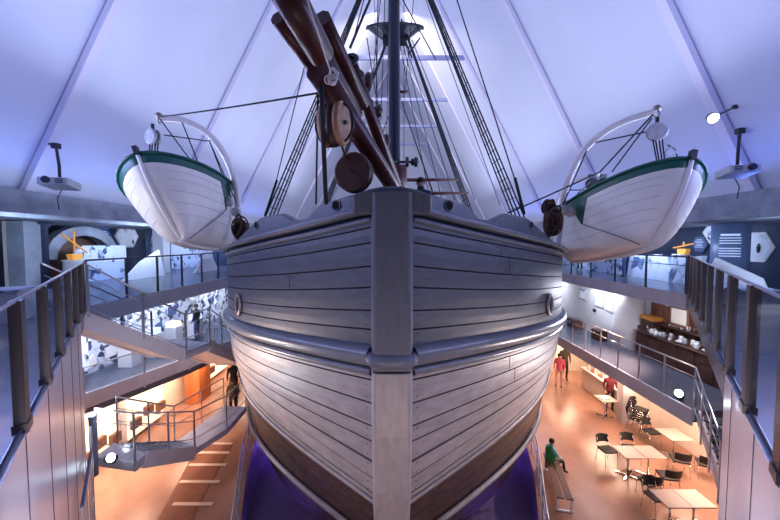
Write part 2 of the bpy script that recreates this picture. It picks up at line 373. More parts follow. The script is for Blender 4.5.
# columns on the upper left gallery
for x, y, r_, m_, lab, c_ in ((-12.2, 11.2, .14, 'cream', 'slim cream column at the far left of the upper gallery', 'sq'), (-11.9, 11.3, .27, 'concrete', 'broad grey column beside the slim cream one', 'sq'),
                       (-11.9, 11.75, .25, 'darkblue', 'round dark blue column left of the orange boat model', 'cy'), (-11.6, 17.6, .26, 'white', 'white square column beside the blue text cylinder', 'sq')):
    mb = MB()
    if c_ == 'sq': mb.box((0, 0, 1.1), (r_*2, r_*2, 2.2)); mb.box((0, 0, .05), (r_*2.1, r_*2.1, .1))
    else: mb.lathe([(r_, 0), (r_, 2.0), (r_*1.7, 2.2)], (0, 0, 0), n=20)
    tag(mb.build('column', m_, loc=(x, y, 5.3)), lab, 'column')

# ================================================================ THE SHIP
ship = empty('wooden_ship', (0, 5, 0), 'old grey wooden polar ship seen bow on in its dock', 'ship')
BZ = [-2, -1, 0, 1, 2, 3, 4, 5.2]; BV = [1.5, 3.2, 4.2, 4.7, 5.0, 5.1, 5.25, 5.3]
LZ = [-1, -.5, 0, .5, 1, 1.5, 2, 2.5, 3, 3.5, 4, 5]; LV = [2.2, 2.5, 2.85, 3.05, 3.33, 3.47, 3.6, 3.66, 3.74, 3.84, 3.94, 3.96]
YZ = [-1.5, -1, 0, 1, 2, 3, 4, 5]; YV = [9, 8.2, 7.0, 6.2, 5.7, 5.3, 5.1, 5.0]
YAW = .022
def drop(z): return interp(z, [-.5, 1.0, 2.55, 3.06, 3.8, 4.78, 5.2, 6.2, 7.3], [0, -.45, -.62, -.62, -.1, .33, .34, .55, .74])
def hp(side, s, z0, off=0.0):
    z = z0-drop(z0)*(1-math.exp(-s/4))/.71
    if s > 12: z += (s-12)*.012*max(0, (z0-3)/4)
    zz = z if z0 < 5 else z0
    t = math.tanh(s/interp(zz, LZ, LV)); B = interp(zz, BZ, BV); Y0 = interp(z0, YZ, YV)
    wd = .29+B*t
    if s > 26: wd *= max(.12, 1-((s-26)/13.5)**2.2)
    # outward normal in plan
    L = interp(zz, LZ, LV); dw = B*(1-t*t)/L; nx, ny = 1/math.hypot(1, dw), -dw/math.hypot(1, dw)
    x = side*(wd+off*nx); y = Y0+s+off*ny
    return Vector((x+YAW*s+.03, y, z))
SS = [0]; 
while SS[-1] < 39: SS.append(SS[-1]+(.12 if SS[-1] < 3 else .25 if SS[-1] < 7 else .6 if SS[-1] < 14 else 1.6))
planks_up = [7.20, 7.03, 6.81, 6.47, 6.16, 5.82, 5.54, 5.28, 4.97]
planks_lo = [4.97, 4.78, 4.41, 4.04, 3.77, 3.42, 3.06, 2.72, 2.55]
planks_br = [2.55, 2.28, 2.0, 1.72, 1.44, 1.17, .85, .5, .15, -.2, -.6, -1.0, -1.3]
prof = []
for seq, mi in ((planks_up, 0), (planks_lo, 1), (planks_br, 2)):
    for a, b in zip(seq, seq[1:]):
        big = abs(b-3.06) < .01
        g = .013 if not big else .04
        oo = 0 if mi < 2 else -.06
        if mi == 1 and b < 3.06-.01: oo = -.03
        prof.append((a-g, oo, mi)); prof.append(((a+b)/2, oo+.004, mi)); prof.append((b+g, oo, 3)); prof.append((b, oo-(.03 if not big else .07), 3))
for side, nm in ((-1, 'port'), (1, 'starboard')):
    mb = MB(); n = len(SS); vs_ = []
    for z, o_, mi in prof: vs_ += [hp(side, s, z, o_) for s in SS]
    k0 = len(mb.v); mb.v += vs_
    for i in range(len(prof)-1):
        for j in range(n-1):
            mb.f.append([i*n+j, i*n+j+1, (i+1)*n+j+1, (i+1)*n+j]); 
            mb.m.append(prof[i][2] if prof[i][2] != 3 else 3); mb.sm.append(False)
    # vertical butt joints between plank lengths
    rr = random.Random(3+side)
    for seq in (planks_up, planks_lo, planks_br):
        for a, b in zip(seq, seq[1:]):
            if abs(a-b) < .2: continue
            for sj in ((rr.uniform(.9, 4.5),) if rr.random() < .45 else ()):
                p = [hp(side, sj, a-.01, -.03 if seq is planks_br or a < 3 else .008), hp(side, sj+.012, a-.01, -.03 if seq is planks_br or a < 3 else .008),
                     hp(side, sj+.012, b+.01, -.03 if seq is planks_br or a < 3 else .008), hp(side, sj, b+.01, -.03 if seq is planks_br or a < 3 else .008)]
                mb.add(p, [(0, 1, 2, 3)], 3)
                for q in range(2):
                    for e in (-.07, .09):
                        z = b+(a-b)*(.25+.5*q); c = hp(side, sj+e, z, .004 if a > 3 else -.03)
                        mb.ball(c, .009, 6, 3)
            for e in (.07,):
                for q in (.25, .75):
                    mb.ball(hp(side, e, b+(a-b)*q, .002 if a > 3 else -.03), .011, 6, 3)
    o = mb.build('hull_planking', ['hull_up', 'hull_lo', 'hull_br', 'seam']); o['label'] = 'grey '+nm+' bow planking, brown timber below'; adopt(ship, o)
    # swept mouldings
    def sweep(profile, m, name, smax=38, lab=None, smooth=True):
        mb = MB(); sl = [s for s in SS if s <= smax]; K = len(profile); vs_ = []
        for s in sl:
            for z, o_ in profile: vs_.append(hp(side, s, profile[0][0] if False else z, o_))
        fs = [(i*K+j, i*K+(j+1) % K, (i+1)*K+(j+1) % K, (i+1)*K+j) for i in range(len(sl)-1) for j in range(K)]
        mb.add(vs_, fs, 0, smooth); o = mb.build(name, m)
        if lab: o['label'] = lab
        adopt(ship, o); return o
    def rnd(z0, z1, d, k=7):   # half-round profile between z0 (low) and z1
        c = (z0+z1)/2; h = (z1-z0)/2
        return [(c+h*math.sin(-math.pi/2+math.pi*i/(k-1)), d*math.cos(-math.pi/2+math.pi*i/(k-1))) for i in range(k)]+[(z1, -.03), (z0, -.03)]
    sweep(rnd(5.00, 5.30, .15), 'rail', 'rubbing_strake')
    sweep(rnd(4.85, 4.98, .08), 'rail', 'rubbing_strake_lower_bead')
    sweep(rnd(7.24, 7.36, .12), 'rail', 'cap_rail')
    sweep(rnd(7.10, 7.18, .055), 'rail', 'sheer_moulding')
    sweep(rnd(2.50, 2.60, .02, 5), 'hull_lo', 'ice_sheathing_edge')
    sweep(rnd(1.24, 1.40, .07, 5), 'hull_lo', 'ice_sheathing_ledge')
    # bulwark above the cap rail, with raised chocks
    ss_ = [0, .15, .35, .55, .78, .88, .98, 1.1, 1.2, 1.35, 1.5, 1.75, 2.05, 2.3, 2.5, 2.8, 3.1, 3.5, 4, 5, 7, 9, 12, 16, 20, 26, 32, 38]
    tz = lambda s: interp(s, [0, .35, .78, .98, 1.2, 1.5, 2.05, 2.5, 3.1, 4, 5], [7.58, 7.54, 7.44, 7.22, 7.21, 7.36, 7.32, 7.12, 6.9, 6.78, 6.70])
    mb = MB(); vs_ = []
    for s in ss_:
        zb = hp(side, s, 7.3).z
        zt = max(tz(s), zb+.12)
        for o_, z in ((-.10, zb-.2), (-.10, zt-.03), (-.14, zt), (-.24, zt), (-.28, zt-.03), (-.28, zb-.2)):
            p = hp(side, s, 7.3, o_); p.z = z; vs_.append(p)
    K = 6
    mb.add(vs_, [(i*K+j, i*K+(j+1) % K, (i+1)*K+(j+1) % K, (i+1)*K+j) for i in range(len(ss_)-1) for j in range(K)], 0, False)
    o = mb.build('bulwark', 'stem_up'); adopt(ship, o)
    for sj, zj, rr_ in ((.50, 7.40, .095), (2.15, 7.17, .085)):
        c = hp(side, sj, 7.3, -.09); c.z = zj; c2 = hp(side, sj+.02, 7.3, -.09); 
        nrm = (hp(side, sj, 7.3, .3)-hp(side, sj, 7.3, 0)); nrm.z = 0
        mb = MB(); mb.torus(c, nrm, rr_, .012, 16, 8, 0, .85, (0, 0, 1)); mb.lathe([(rr_*.9, -.01), (rr_*.95, .006)], c, nrm, 16, 1)
        o = mb.build('fairlead', ['rail', 'hole']); o['label'] = 'round fairlead hole in the bulwark'; adopt(ship, o)
    # oval hawse ring
    c = hp(side, 2.75, 5.72, .03); c.z = 5.42; nrm = hp(side, 2.75, 5.6, 1)-hp(side, 2.75, 5.6, 0); nrm.z = 0
    mb = MB(); mb.torus(c, nrm, .15, .045, 22, 8, 0, 1.45, (0, 0, 1)); mb.lathe([(.15, -.02), (.15, .01)], c, nrm, 18, 1)
    o = mb.build('hawse_ring', ['galv', 'hole']); o['label'] = 'worn oval iron hawse ring'; adopt(ship, o)
# stem post
mb = MB()
def stem_ring(z):
    Y = interp(z, YZ, YV); x0 = .03
    hw = .245; f0 = Y-.24
    return [(x0-.30, Y+.25, z), (x0-.305, Y-.02, z), (x0-hw-.02, f0+.02, z), (x0-hw+.02, f0, z), (x0+hw-.02, f0, z), (x0+hw+.02, f0+.02, z), (x0+.305, Y-.02, z), (x0+.30, Y+.25, z)]
def stem_seg(zs, m, nm, lab):
    mb = MB(); vs_ = [p for z in zs for p in stem_ring(z)]; K = 8
    mb.add(vs_, [(i*K+j, i*K+(j+1) % K, (i+1)*K+(j+1) % K, (i+1)*K+j) for i in range(len(zs)-1) for j in range(K)], 0)
    mb.add(stem_ring(zs[0]), [tuple(range(8))]); mb.add(stem_ring(zs[-1]), [tuple(range(8))])
    o = mb.build(nm, m, bevel=.012); o['label'] = lab; adopt(ship, o)
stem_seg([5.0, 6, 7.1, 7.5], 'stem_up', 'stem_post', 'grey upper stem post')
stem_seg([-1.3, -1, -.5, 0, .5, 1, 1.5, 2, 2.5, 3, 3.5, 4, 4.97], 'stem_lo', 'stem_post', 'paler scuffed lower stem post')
mb = MB()   # crown over the stem head
prof2 = [(-.52, 7.20), (-.52, 7.47), (-.3, 7.55), (-.1, 7.59), (.16, 7.59), (.36, 7.55), (.58, 7.47), (.58, 7.20)]
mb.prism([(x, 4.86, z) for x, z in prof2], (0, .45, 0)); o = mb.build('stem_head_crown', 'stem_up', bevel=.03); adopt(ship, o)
# strake wrapped round the stem
mb = MB(); 
mb.tube([(-.30, 5.0, 5.14), (-.235, 4.79, 5.14), (.295, 4.79, 5.14), (.36, 5.0, 5.14)], .10, 12); o = mb.build('stem_strake', 'rail'); adopt(ship, o)
# forecastle deck
mb = MB(); vs_ = []; 
for s in SS: vs_ += [hp(-1, s, 7.2, -.15)*1.0, hp(1, s, 7.2, -.15)*1.0]
for v in vs_: v.z = 6.5
mb.add(vs_, [(2*i, 2*i+1, 2*i+3, 2*i+2) for i in range(len(SS)-1)]); o = mb.build('deck', 'oldwood'); adopt(ship, o)

def shippart(mb, nm, m, lab=None, bevel=0):
    o = mb.build(nm, m, bevel=bevel); adopt(ship, o)
    if lab: o['label'] = lab
    return o
# masts
mb = MB(); mb.tube([(.20, 14, 6.4), (.17, 14, 10), (.15, 14, 20)], [.24, .24, .21], 20); fm = shippart(mb, 'foremast', 'mast', 'dark blue-black foremast')
mb = MB(); mb.tube([(.30, 22.5, 6.4), (.26, 22.5, 24)], [.28, .22], 16); mm = shippart(mb, 'mainmast', 'mast', 'mainmast behind the foremast')
# top platform on the mainmast
mb = MB(); c = at(394, 36, 22.3); c.x = .3
pts = []
for i in range(15):
    a = math.pi*i/14; pts.append((c.x+1.75*math.cos(a), c.y-1.1*math.sin(a), c.z+.45-.35*math.sin(a)))
for i in range(14):
    a0 = Vector(pts[i]); a1 = Vector(pts[i+1]); b0 = Vector((c.x+(a0.x-c.x)*.35, c.y+(a0.y-c.y)*.35, c.z-.35)); b1 = Vector((c.x+(a1.x-c.x)*.35, c.y+(a1.y-c.y)*.35, c.z-.35))
    mb.prism([a0, a1, b1, b0], (0, .08, .03))
mb.tube(pts, .09, 8); mb.box((c.x, c.y, c.z-.3), (1.5, .9, .12)); shippart(mb, 'mast_top', 'mast', 'dark platform round the mast')
# small yards and winch on the foremast
for py, px1, Y in ((180, 459, 19), (193.5, 468, 18), (92, 408, 14.3)):
    a = at(397, py, Y); b = at(px1, py-.5, Y); mb = MB(); mb.tube([a, (a+b)/2, b], [.10, .09, .05] if Y > 15 else [.05]*3, 8); shippart(mb, 'spar', 'mahog')
mb = MB(); c = at(407, 162, 13.7)
for dx, r_ in ((-.35, .14), (0, .2), (.22, .13), (.35, .19)): mb.lathe([(r_, -.06), (r_, .06)], c+Vector((dx, 0, 0)), (1, 0, 0), 12)
mb.tube([c+Vector((-.5, 0, 0)), c+Vector((.45, 0, 0))], .05, 8); shippart(mb, 'belaying_winch', 'iron')
mb = MB(); c = at(398, 175, 13.6); mb.lathe([(.34, -1.6), (.36, .2), (.3, .35)], c, n=16); shippart(mb, 'mast_collar', 'mahog')

# bowsprit group
def spar(p, q, r0, r1, nm, m, n=16, lab=None):
    mb = MB(); mb.tube([p, (Vector(p)+Vector(q))/2, q], [r0, (r0+r1)/2, r1], n); return shippart(mb, nm, m, lab)
P0 = Vector((.05, 8, 8.02)); D = Vector((.283, 1, -.274))
def bp(Y, dx=0, dz=0): return P0+D*(Y-8)+Vector((dx, 0, dz))
spar(bp(4.5, .03, 0), bp(10, .1, -.05), .165, .17, 'bowsprit', 'mahog', lab='heavy varnished bowsprit')
def grp(x1, y1, Y1, x2, y2, Y2, r1, r2, nm, n=16, m='mahog', lab=None):
    return spar(at(x1, y1, Y1), at(x2, y2, Y2), r1, r2, nm, m, n, lab)
o = grp(279, -22, 3.35, 322, 56, 4.15, .17, .15, 'jib_boom', lab='nearest thick red-brown boom')
grp(277, 18, 4.1, 326, 84, 5.2, .085, .10, 'jib_boom', 8, lab='eight-sided spar below and left of the boom')
grp(322, 18, 4.6, 363, 104, 6.2, .12, .12, 'jib_boom', 8, lab='eight-sided spar right of the boom')
grp(312, 40, 4.6, 352, 118, 5.9, .16, .17, 'jib_boom', 12)
grp(350, 60, 5.6, 396, 186, 8.4, .10, .13, 'jib_boom', lab='ringed spar on the right of the group')
grp(362, 84, 6.6, 398, 182, 8.8, .07, .07, 'jib_boom')
for px, py, Y in ((350, 60, 5.55), (356, 76, 5.9), (366, 104, 6.5)):
    mb = MB(); p = at(px, py, Y); mb.torus(p, at(396, 186, 8.4)-at(350, 60, 5.6), .115, .03, 18, 8); shippart(mb, 'iron_band', 'iron')
for px, py, Y, r_ in ((368, 80, 6.2, .09), (378, 111, 7, .09), (386, 140, 7.8, .09)):
    mb = MB(); mb.lathe([(r_*.5, -.12), (r_, -.08), (r_*1.1, .02), (r_*.6, .12)], at(px, py, Y), (.1, .2, 1), 12); shippart(mb, 'deadeye', 'darkwood')
# hanging blocks
def bigblock(c, w_, h_, t_, axis, nm, lab, cheeks=True):
    mb = MB(); ax = Vector(axis).normalized(); up = Vector((-.12, 0, 1)); up = (up-ax*up.dot(ax)).normalized(); u = up.cross(ax)
    def slab(off, th, s_, mi):
        N = 20; ring = [c+ax*off+u*math.cos(2*math.pi*i/N)*w_/2*s_+up*math.sin(2*math.pi*i/N)*h_/2*s_ for i in range(N)]
        ring2 = [c+ax*(off+th*.5)+(p-c-ax*off)*1.1+Vector((0, 0, 0)) for p in ring]; ring3 = [p+ax*th for p in ring]
        vs_ = ring+ring2+ring3; 
        mb.add(vs_, [(j*N+i, j*N+(i+1) % N, (j+1)*N+(i+1) % N, (j+1)*N+i) for j in range(2) for i in range(N)], mi, True)
        mb.add(ring, [tuple(range(N))], mi); mb.add(ring3, [tuple(reversed(range(N)))], mi)
    slab(-t_/2, t_*.28, .95, 1 if cheeks else 0); slab(-t_*.2, t_*.4, .9, 0); slab(t_*.22, t_*.28, .95, 1 if cheeks else 0)
    mb.lathe([(.03, -t_*.62), (.03, t_*.62)], c, ax, 10, 2)
    if cheeks:
        mb.torus(c, u, h_*.5, .02, 20, 6, 2, 1.0)
    return shippart(mb, nm, ['darkwood', 'tan', 'iron'], lab)
bigblock(at(334, 124, 5.0), .38, .62, .34, (-.95, .4, 0), 'rigging_block', 'oblong block with pale tan cheeks')
bigblock(at(354, 173, 5.5), .58, .60, .2, (.25, 1, -.1), 'rigging_block', 'large round dark brown block', False)
mb = MB(); mb.torus(at(329, 96, 4.9), (.3, 1, 0), .07, .018, 14, 6); shippart(mb, 'shackle', 'iron')
# ropes
def rope(pts, r, m='rope', nm='rigging_rope', sag=0, lab=None, parent=None):
    if sag and len(pts) == 2:
        a, b = Vector(pts[0]), Vector(pts[1]); pts = [a.lerp(b, i/8)-Vector((0, 0, sag*4*(i/8)*(1-i/8))) for i in range(9)]
    mb = MB(); mb.tube(pts, r, 6); o = mb.build(nm, m)
    if lab: o['label'] = lab
    adopt(parent or ship, o) if (parent or ship).type == 'EMPTY' else None
    return o
def cap(s, side): p = hp(side, s, 7.3, -.15); p.z = max(p.z, 6.9); return p
rope([at(321, 78, 4.5), at(323, 130, 4.8), at(326, 204, 5.3)], .035, lab='thick black forestay')
rope([at(318, 92, 4.9), at(316, 204, 5.6)], .016)
rope([at(324, 92, 4.9), at(348, 165, 5.5)], .022, 'darkwood')
rope([at(303, -12, 3.0), at(331, 73, 4.1)], .010, 'wrope', lab='thin white lashing rope')
mb = MB(); c = at(332, 75, 4.1); rr = random.Random(5)
for i in range(7): mb.torus(c+Vector((rr.uniform(-.04, .04), 0, rr.uniform(-.08, .04))), (rr.uniform(-1, 1), 1, rr.uniform(-1, 1)), .045, .011, 12, 6)
shippart(mb, 'rope_knot', 'wrope', 'white knotted rope end')
rope([at(306, 60, 7.5), at(276, 182, 8.0)], .012); rope([at(277, 180, 8), at(265, 216, 8.1)], .03)
rope([at(457, 0, 8.5), at(515, 180, 8)], .015); rope([at(515, 178, 8), at(524, 214, 7.6)], .035)
rope([at(428, 0, 16), at(506, 190, 14)], .03)
for a, b, Y, r_ in (((372, -5), (350, 48), 9, .035), ((365, -5), (352, 45), 9, .015), ((381, -5), (372, 85), 12, .015), ((378, -5), (376, 110), 13, .02), ((385, -5), (381, 120), 13, .015),
                    ((389, -5), (386, 180), 13, .012), ((374, -5), (379, 140), 13.5, .012), ((404, -5), (404, 180), 13.6, .012), ((367, 38), (384, 150), 20, .03), ((420, 38), (408, 55), 21, .05), ((405, 40), (412, 58), 21, .05),
                    ((424, -5), (500, 205), 17, .018), ((400, -5), (436, 60), 19, .03), ((414, -5), (404, 100), 18, .02)):
    rope([at(*a, Y), at(*b, Y)], r_)
for x1, x2 in ((405, 430), (410, 455), (418, 475), (408, 442)):
    rope([at(x1-6, 40, 24), at(x2, 200, 22)], .025)
def shrouds(top, bots, nm, rung, r_, lab, spread):
    mb = MB(); n = len(bots); tops = [Vector(top)+Vector((0, spread*(i-(n-1)/2), 0)) for i in range(n)]
    for t, b in zip(tops, bots): mb.tube([t, b], r_, 5)
    N = rung
    for i in range(1, N):
        f_ = i/N
        for j in range(n-1):
            a = Vector(bots[j]).lerp(tops[j], f_); b = Vector(bots[j+1]).lerp(tops[j+1], f_); mb.tube([a, b], r_*.55, 4)
    o = shippart(mb, nm, 'rope', lab); return o
for side in (-1, 1):
    ox = .3*1
    shrouds((.2+side*.15, 14, 19.2), [Vector((ox*.6+side*5.35, 13.1+.42*i, 6.7)) for i in range(4)], 'shrouds', 34, .030, 'tarred shrouds with ratlines to the foremast', .06)
    shrouds((.5+side*.2, 22, 20.5), [Vector((.4+side*5.4, 21.3+.5*i, 6.7)) for i in range(4)], 'shrouds', 34, .04, 'tarred shrouds with ratlines to the mainmast', .06)
    shrouds((.7+side*.2, 33, 20.5), [Vector((.7+side*5.0, 32.3+.5*i, 6.7)) for i in range(3)], 'shrouds', 26, .03, None, .06)
# lines crossing from the davits
tipL = at(159, 117, 8.7); tipR = at(657, 110, 7.8)
rope([tipL, at(318, 93, 5.3)], .016, sag=.02)
rope([tipR, at(600, 172, 8.2), at(545, 197, 8.2), at(508, 213, 7.3)], .018)

# davits: curved white tubes with their guys and blocks, part of the ship
def davit(pts, r_, lab):
    # smooth the points with Catmull-Rom
    P = [Vector(p) for p in pts]; P = [P[0]*2-P[1]]+P+[P[-1]*2-P[-2]]; out = []
    for i in range(1, len(P)-2):
        for k in range(6):
            t = k/6; out.append(.5*((2*P[i])+(P[i+1]-P[i-1])*t+(2*P[i-1]-5*P[i]+4*P[i+1]-P[i+2])*t*t+(-P[i-1]+3*P[i]-3*P[i+1]+P[i+2])*t**3))
    out.append(P[-2]); mb = MB(); mb.tube(out, [r_*(1-.25*i/len(out)) for i in range(len(out))], 14)
    return shippart(mb, 'davit', 'davit', lab)
def pxs(L): return [at(*p) for p in L]
davit([at(237, 250, 10.4)]+pxs([(238, 204, 10.4), (233, 175, 10.2), (221, 149, 9.9), (204.7, 131, 9.5), (182, 120, 9.1), (159, 117.5, 8.7)]), .10, 'curved white davit holding the left boat')
davit([at(557, 246, 9.4)]+pxs([(560, 227, 9.4), (565, 190, 9.2), (579, 157, 8.9), (599, 136, 8.6), (625, 121, 8.2), (657, 111, 7.8)]), .09, 'curved white davit holding the right boat')
davit(pxs([(232, 240, 13.2), (231, 205, 13.2), (224, 190, 13), (212, 184, 12.8), (200, 183, 12.5)]), .08, 'far davit on the left side')
davit(pxs([(552, 240, 12.6), (556, 205, 12.5), (568, 185, 12.2), (585, 177, 11.8), (600, 175, 11.5)]), .08, 'far davit on the right side')
for L_, side in ((tipL, -1), (tipR, 1)):
    mb = MB(); mb.ball(L_+Vector((0, 0, .03)), .085, 12); mb.torus(L_+Vector((0, 0, -.1)), (1, .3, 0), .06, .018, 14, 6); shippart(mb, 'davit_head', 'galv')
for a, b in (((182, 122, 8.9), (205, 180, 9.6)), ((164, 135, 8.6), (208, 141, 9.6)), ((209, 140, 9.7), (232, 200, 10)), ((209, 140, 9.7), (236, 202, 10.2)), ((160, 119, 8.6), (205, 180, 10)),
             ((652, 118, 7.8), (612, 172, 8.4)), ((593, 143, 8.7), (655, 130, 7.8)), ((590, 143, 8.7), (563, 205, 9.2)), ((592, 143, 8.7), (573, 170, 9)), ((565, 190, 9.2), (600, 190, 11)), ((566, 205, 9.2), (590, 182, 11))):
    rope([at(*a), at(*b)], .016)
def coil(c, lab, rr_=.2):
    mb = MB(); rn = random.Random(int(c.x*100))
    for i in range(26):
        mb.torus(c+Vector((rn.uniform(-.06, .06), rn.uniform(-.1, .1), rn.uniform(-.08, .08))), (rn.uniform(-.9, .9), 1, rn.uniform(-.4, .4)), rr_*rn.uniform(.2, .9), .024, 18, 6, 0, rn.uniform(1.3, 1.8), (0, 0, 1))
    mb.torus(c+Vector((0, -.12, rr_*.7)), (0, .3, 1), rr_*.4, .03, 14, 6)
    return shippart(mb, 'rope_coil', 'brope', lab)
coil(at(240, 229, 9.3), 'brown rope coil by the left davit', .21); coil(at(552, 222, 8.5), 'brown rope coil by the right davit', .22); coil(at(548, 208, 8.6), 'brown rope tails above the coil', .12)
for px, py, Y in ((229, 202, 9.9), (236, 212, 9.7), (570, 212, 9.0), (563, 210, 9)):
    mb = MB(); mb.lathe([(.06, -.08), (.13, -.05), (.13, .05), (.06, .08)], at(px, py, Y), (.3, 1, 0), 14); shippart(mb, 'pulley', 'blockgrey')
def tackle(top, bot, w_, lab):
    # two grey sheave blocks with dark falls between
    mb = MB(); c = Vector(top); ax = Vector((.35, 1, 0)).normalized()
    mb.lathe([(w_*.85, -w_*.5), (w_, -w_*.35), (w_, -w_*.15)], c, ax, 20, 0); mb.lathe([(w_*.8, -w_*.12), (w_*.8, w_*.1)], c, ax, 20, 1); mb.lathe([(w_, w_*.12), (w_, w_*.35), (w_*.85, w_*.5)], c, ax, 20, 0)
    o1 = shippart(mb, 'tackle_block', ['blockgrey', 'iron'], lab)
    for dx in (-.09, -.03, .05, .12):
        rope([c+Vector((dx, .02, -w_*.3)), Vector(bot)+Vector((dx*.8, .02, .05))], .016)
    rope([c+Vector((0, 0, w_)), c+Vector((0, 0, w_+.12))], .04, 'iron')
tackle(at(153, 137, 8.5), at(152, 160, 8.4), .19, 'grey sheave block over the left boat')
tackle(at(657, 132, 7.6), at(661, 164, 7.5), .19, 'grey sheave block over the right boat')
mb = MB(); mb.lathe([(.13, -.09), (.17, -.05), (.17, .05), (.13, .09)], at(661, 168, 7.4), (.35, 1, 0), 18); mb.torus(at(671, 152, 7.4), (.2, 1, .3), .10, .018, 16, 6); shippart(mb, 'tackle_block', 'blockgrey')
rope([at(668, 145, 7.5), at(676, 150, 7.4), at(678, 163, 7.4)], .016); rope([at(670, 158, 7.5), at(655, 170, 7.6), at(642, 182, 7.8)], .022)
for px in (592, 603):
    mb = MB(); mb.lathe([(.14, -.1), (.2, -.05), (.2, .05), (.14, .1)], at(px, 184, 11.5), (.3, 1, 0), 16); mb.box(at(px, 176, 11.5), (.2, .1, .12)); shippart(mb, 'tackle_block', 'iron')
    rope([at(px, 186, 11.5), at(px, 200, 11.4)], .03)

# ================================================================ LIFEBOATS
def lifeboat(bow, stern, roll, nm_lab, mirror, H=1.42, B=1.08):
    Lb = (Vector(stern)-Vector(bow)).length
    root = empty('lifeboat', bow, nm_lab, 'lifeboat', None)
    d = (Vector(stern)-Vector(bow)).normalized()
    base = d.to_track_quat('Y', 'Z').to_matrix() @ Matrix.Rotation(roll, 3, 'Y')
    def halfb(t): return B*max(0, (1-abs(2*t-1)**2.6))**.62
    def sheer(t): return .40*(abs(2*t-1)**2)-.40
    def keel(t):
        e = abs(2*t-1); return sheer(t)-(H+.02)*(1-e**7)+.0-.36*0
    def pt(t, v, side):          # v 0 keel .. 1 gunwale
        e = abs(2*t-1)
        zk = -.40-H+.5*e**6*0+ .12*e**2; zs = sheer(t)
        z = zk+(zs-zk)*v
        # curved stems: ends pulled inwards low down
        y = t*Lb; pull = .75*(1-v)**2.2*(e**6)
        y += pull if t < .5 else -pull
        wv = v**.38 if v > 0 else 0
        x = side*halfb(t)*(wv*.93+.07*v)
        return Vector((x, y, z))
    T = [.0, .012, .03, .06, .1, .15, .21, .28, .335, .355, .375, .395, .415, .435, .455, .475, .495, .55, .64, .72, .79, .85, .9, .94, .97, .988, 1.0]
    Vv = [0, .02, .05, .1, .17, .25, .34, .42, .50, .55, .60, .64, .68, .72, .76, .80, .84, .88, .95, 1.0]
    for side in (-1, 1):
        mb = MB(); nT = len(T); pf = []
        vv = []
        for i, v in enumerate(Vv):
            pf.append(v)
        for v in pf: mb.v += [base @ pt(t, v, side) for t in T]
        for i in range(len(pf)-1):
            for j in range(nT-1):
                mb.f.append([i*nT+j, i*nT+j+1, (i+1)*nT+j+1, (i+1)*nT+j]); mb.m.append(1 if pf[i] >= .87 else 0); mb.sm.append(True)
        # plank seams as slim proud laps
        for v in (.28, .42, .56, .70, .80):
            line = [base @ (pt(t, v, side)+Vector((side*.004, 0, 0))) for t in T[2:-2]]
            mb.tube(line, .004, 4, 2)
        o = mb.build('hull', ['boatwhite', 'boatgreen', 'boatgroove'], root)
        m_ = o.modifiers.new('solid', 'SOLIDIFY'); m_.thickness = .02; m_.offset = 0
        mb = MB(); mb.tube([base @ (pt(t, 1, side)+Vector((side*.02, 0, 0))) for t in T], .035, 8); o = mb.build('gunwale', 'boatgreen', root); o['label'] = 'green gunwale'
    mb = MB(); kl = [pt(0.0, v, 1) for v in (1, .8, .6, .45, .3, .2, .1, .04, 0)]+[pt(t, 0, 1) for t in T[2:-2]]+[pt(1.0, v, 1) for v in (0, .04, .1, .2, .3, .45, .6, .8, 1)]
    mb.tube([base @ (p+Vector((0, 0, -.02))) for p in kl], .045, 8); mb.build('keel', 'boatwhite', root)
    for y0 in (0, Lb): mb = MB(); mb.box(base @ Vector((0, y0, .05)), (.09, .12, .2), base); mb.build('stem_head', 'iron', root)
    mb = MB(); 
    cv = [[base @ (pt(t, .93, sd)) for t in T] for sd in (-1, 1)]
    mb.v += cv[0]+cv[1]; nT = len(T)
    for j in range(nT-1): mb.f.append([j, j+1, nT+j+1, nT+j]); mb.m.append(0); mb.sm.append(False)
    mb.build('cover', 'boatwhite', root)
    for t in (.3, .5, .7):
        mb = MB(); mb.box(base @ Vector((0, t*Lb, -.42)), (halfb(t)*1.85, .18, .04), base); mb.build('thwart', 'boatwhite', root)
    # pointed green canvas flap over the side facing the ship
    mb = MB(); nU, nV = 13, 7; g = []
    for i in range(nU):
        t = .345+.155*i/(nU-1); tp = 1-abs(t-.43)/(.085 if t < .43 else .07)
        for j in range(nV):
            v = .90-(.03+.40*max(0, tp))*j/(nV-1)
            g.append(base @ (pt(t, v, mirror)+Vector((mirror*.016, 0, -.006))))
    mb.add(g, [(i*nV+j, i*nV+j+1, (i+1)*nV+j+1, (i+1)*nV+j) for i in range(nU-1) for j in range(nV-1)], 0, True)
    o = mb.build('canvas_flap', 'boatgreen', root); m_ = o.modifiers.new('solid', 'SOLIDIFY'); m_.thickness = .01
    # cord slung round the hull
    mb = MB(); mb.tube([base @ (pt(.43-.31*u, .50*(1-u)+.02, mirror)+Vector((mirror*.035, 0, -.02))) for u in (0, .15, .3, .45, .6, .75, .9, 1)], .008, 5)
    mb.build('cord', 'rope', root); return root
lifeboat(at(137, 153, 7.7), at(213, 197, 12.5), R(-18), 'white lifeboat with green gunwale hung on the left side of the ship', 1, 1.66, 1.18)
lifeboat(at(692, 158, 6.7), at(572, 215, 11.8), R(13), 'white lifeboat with green gunwale hung on the right side of the ship', -1, 1.34, 1.08)

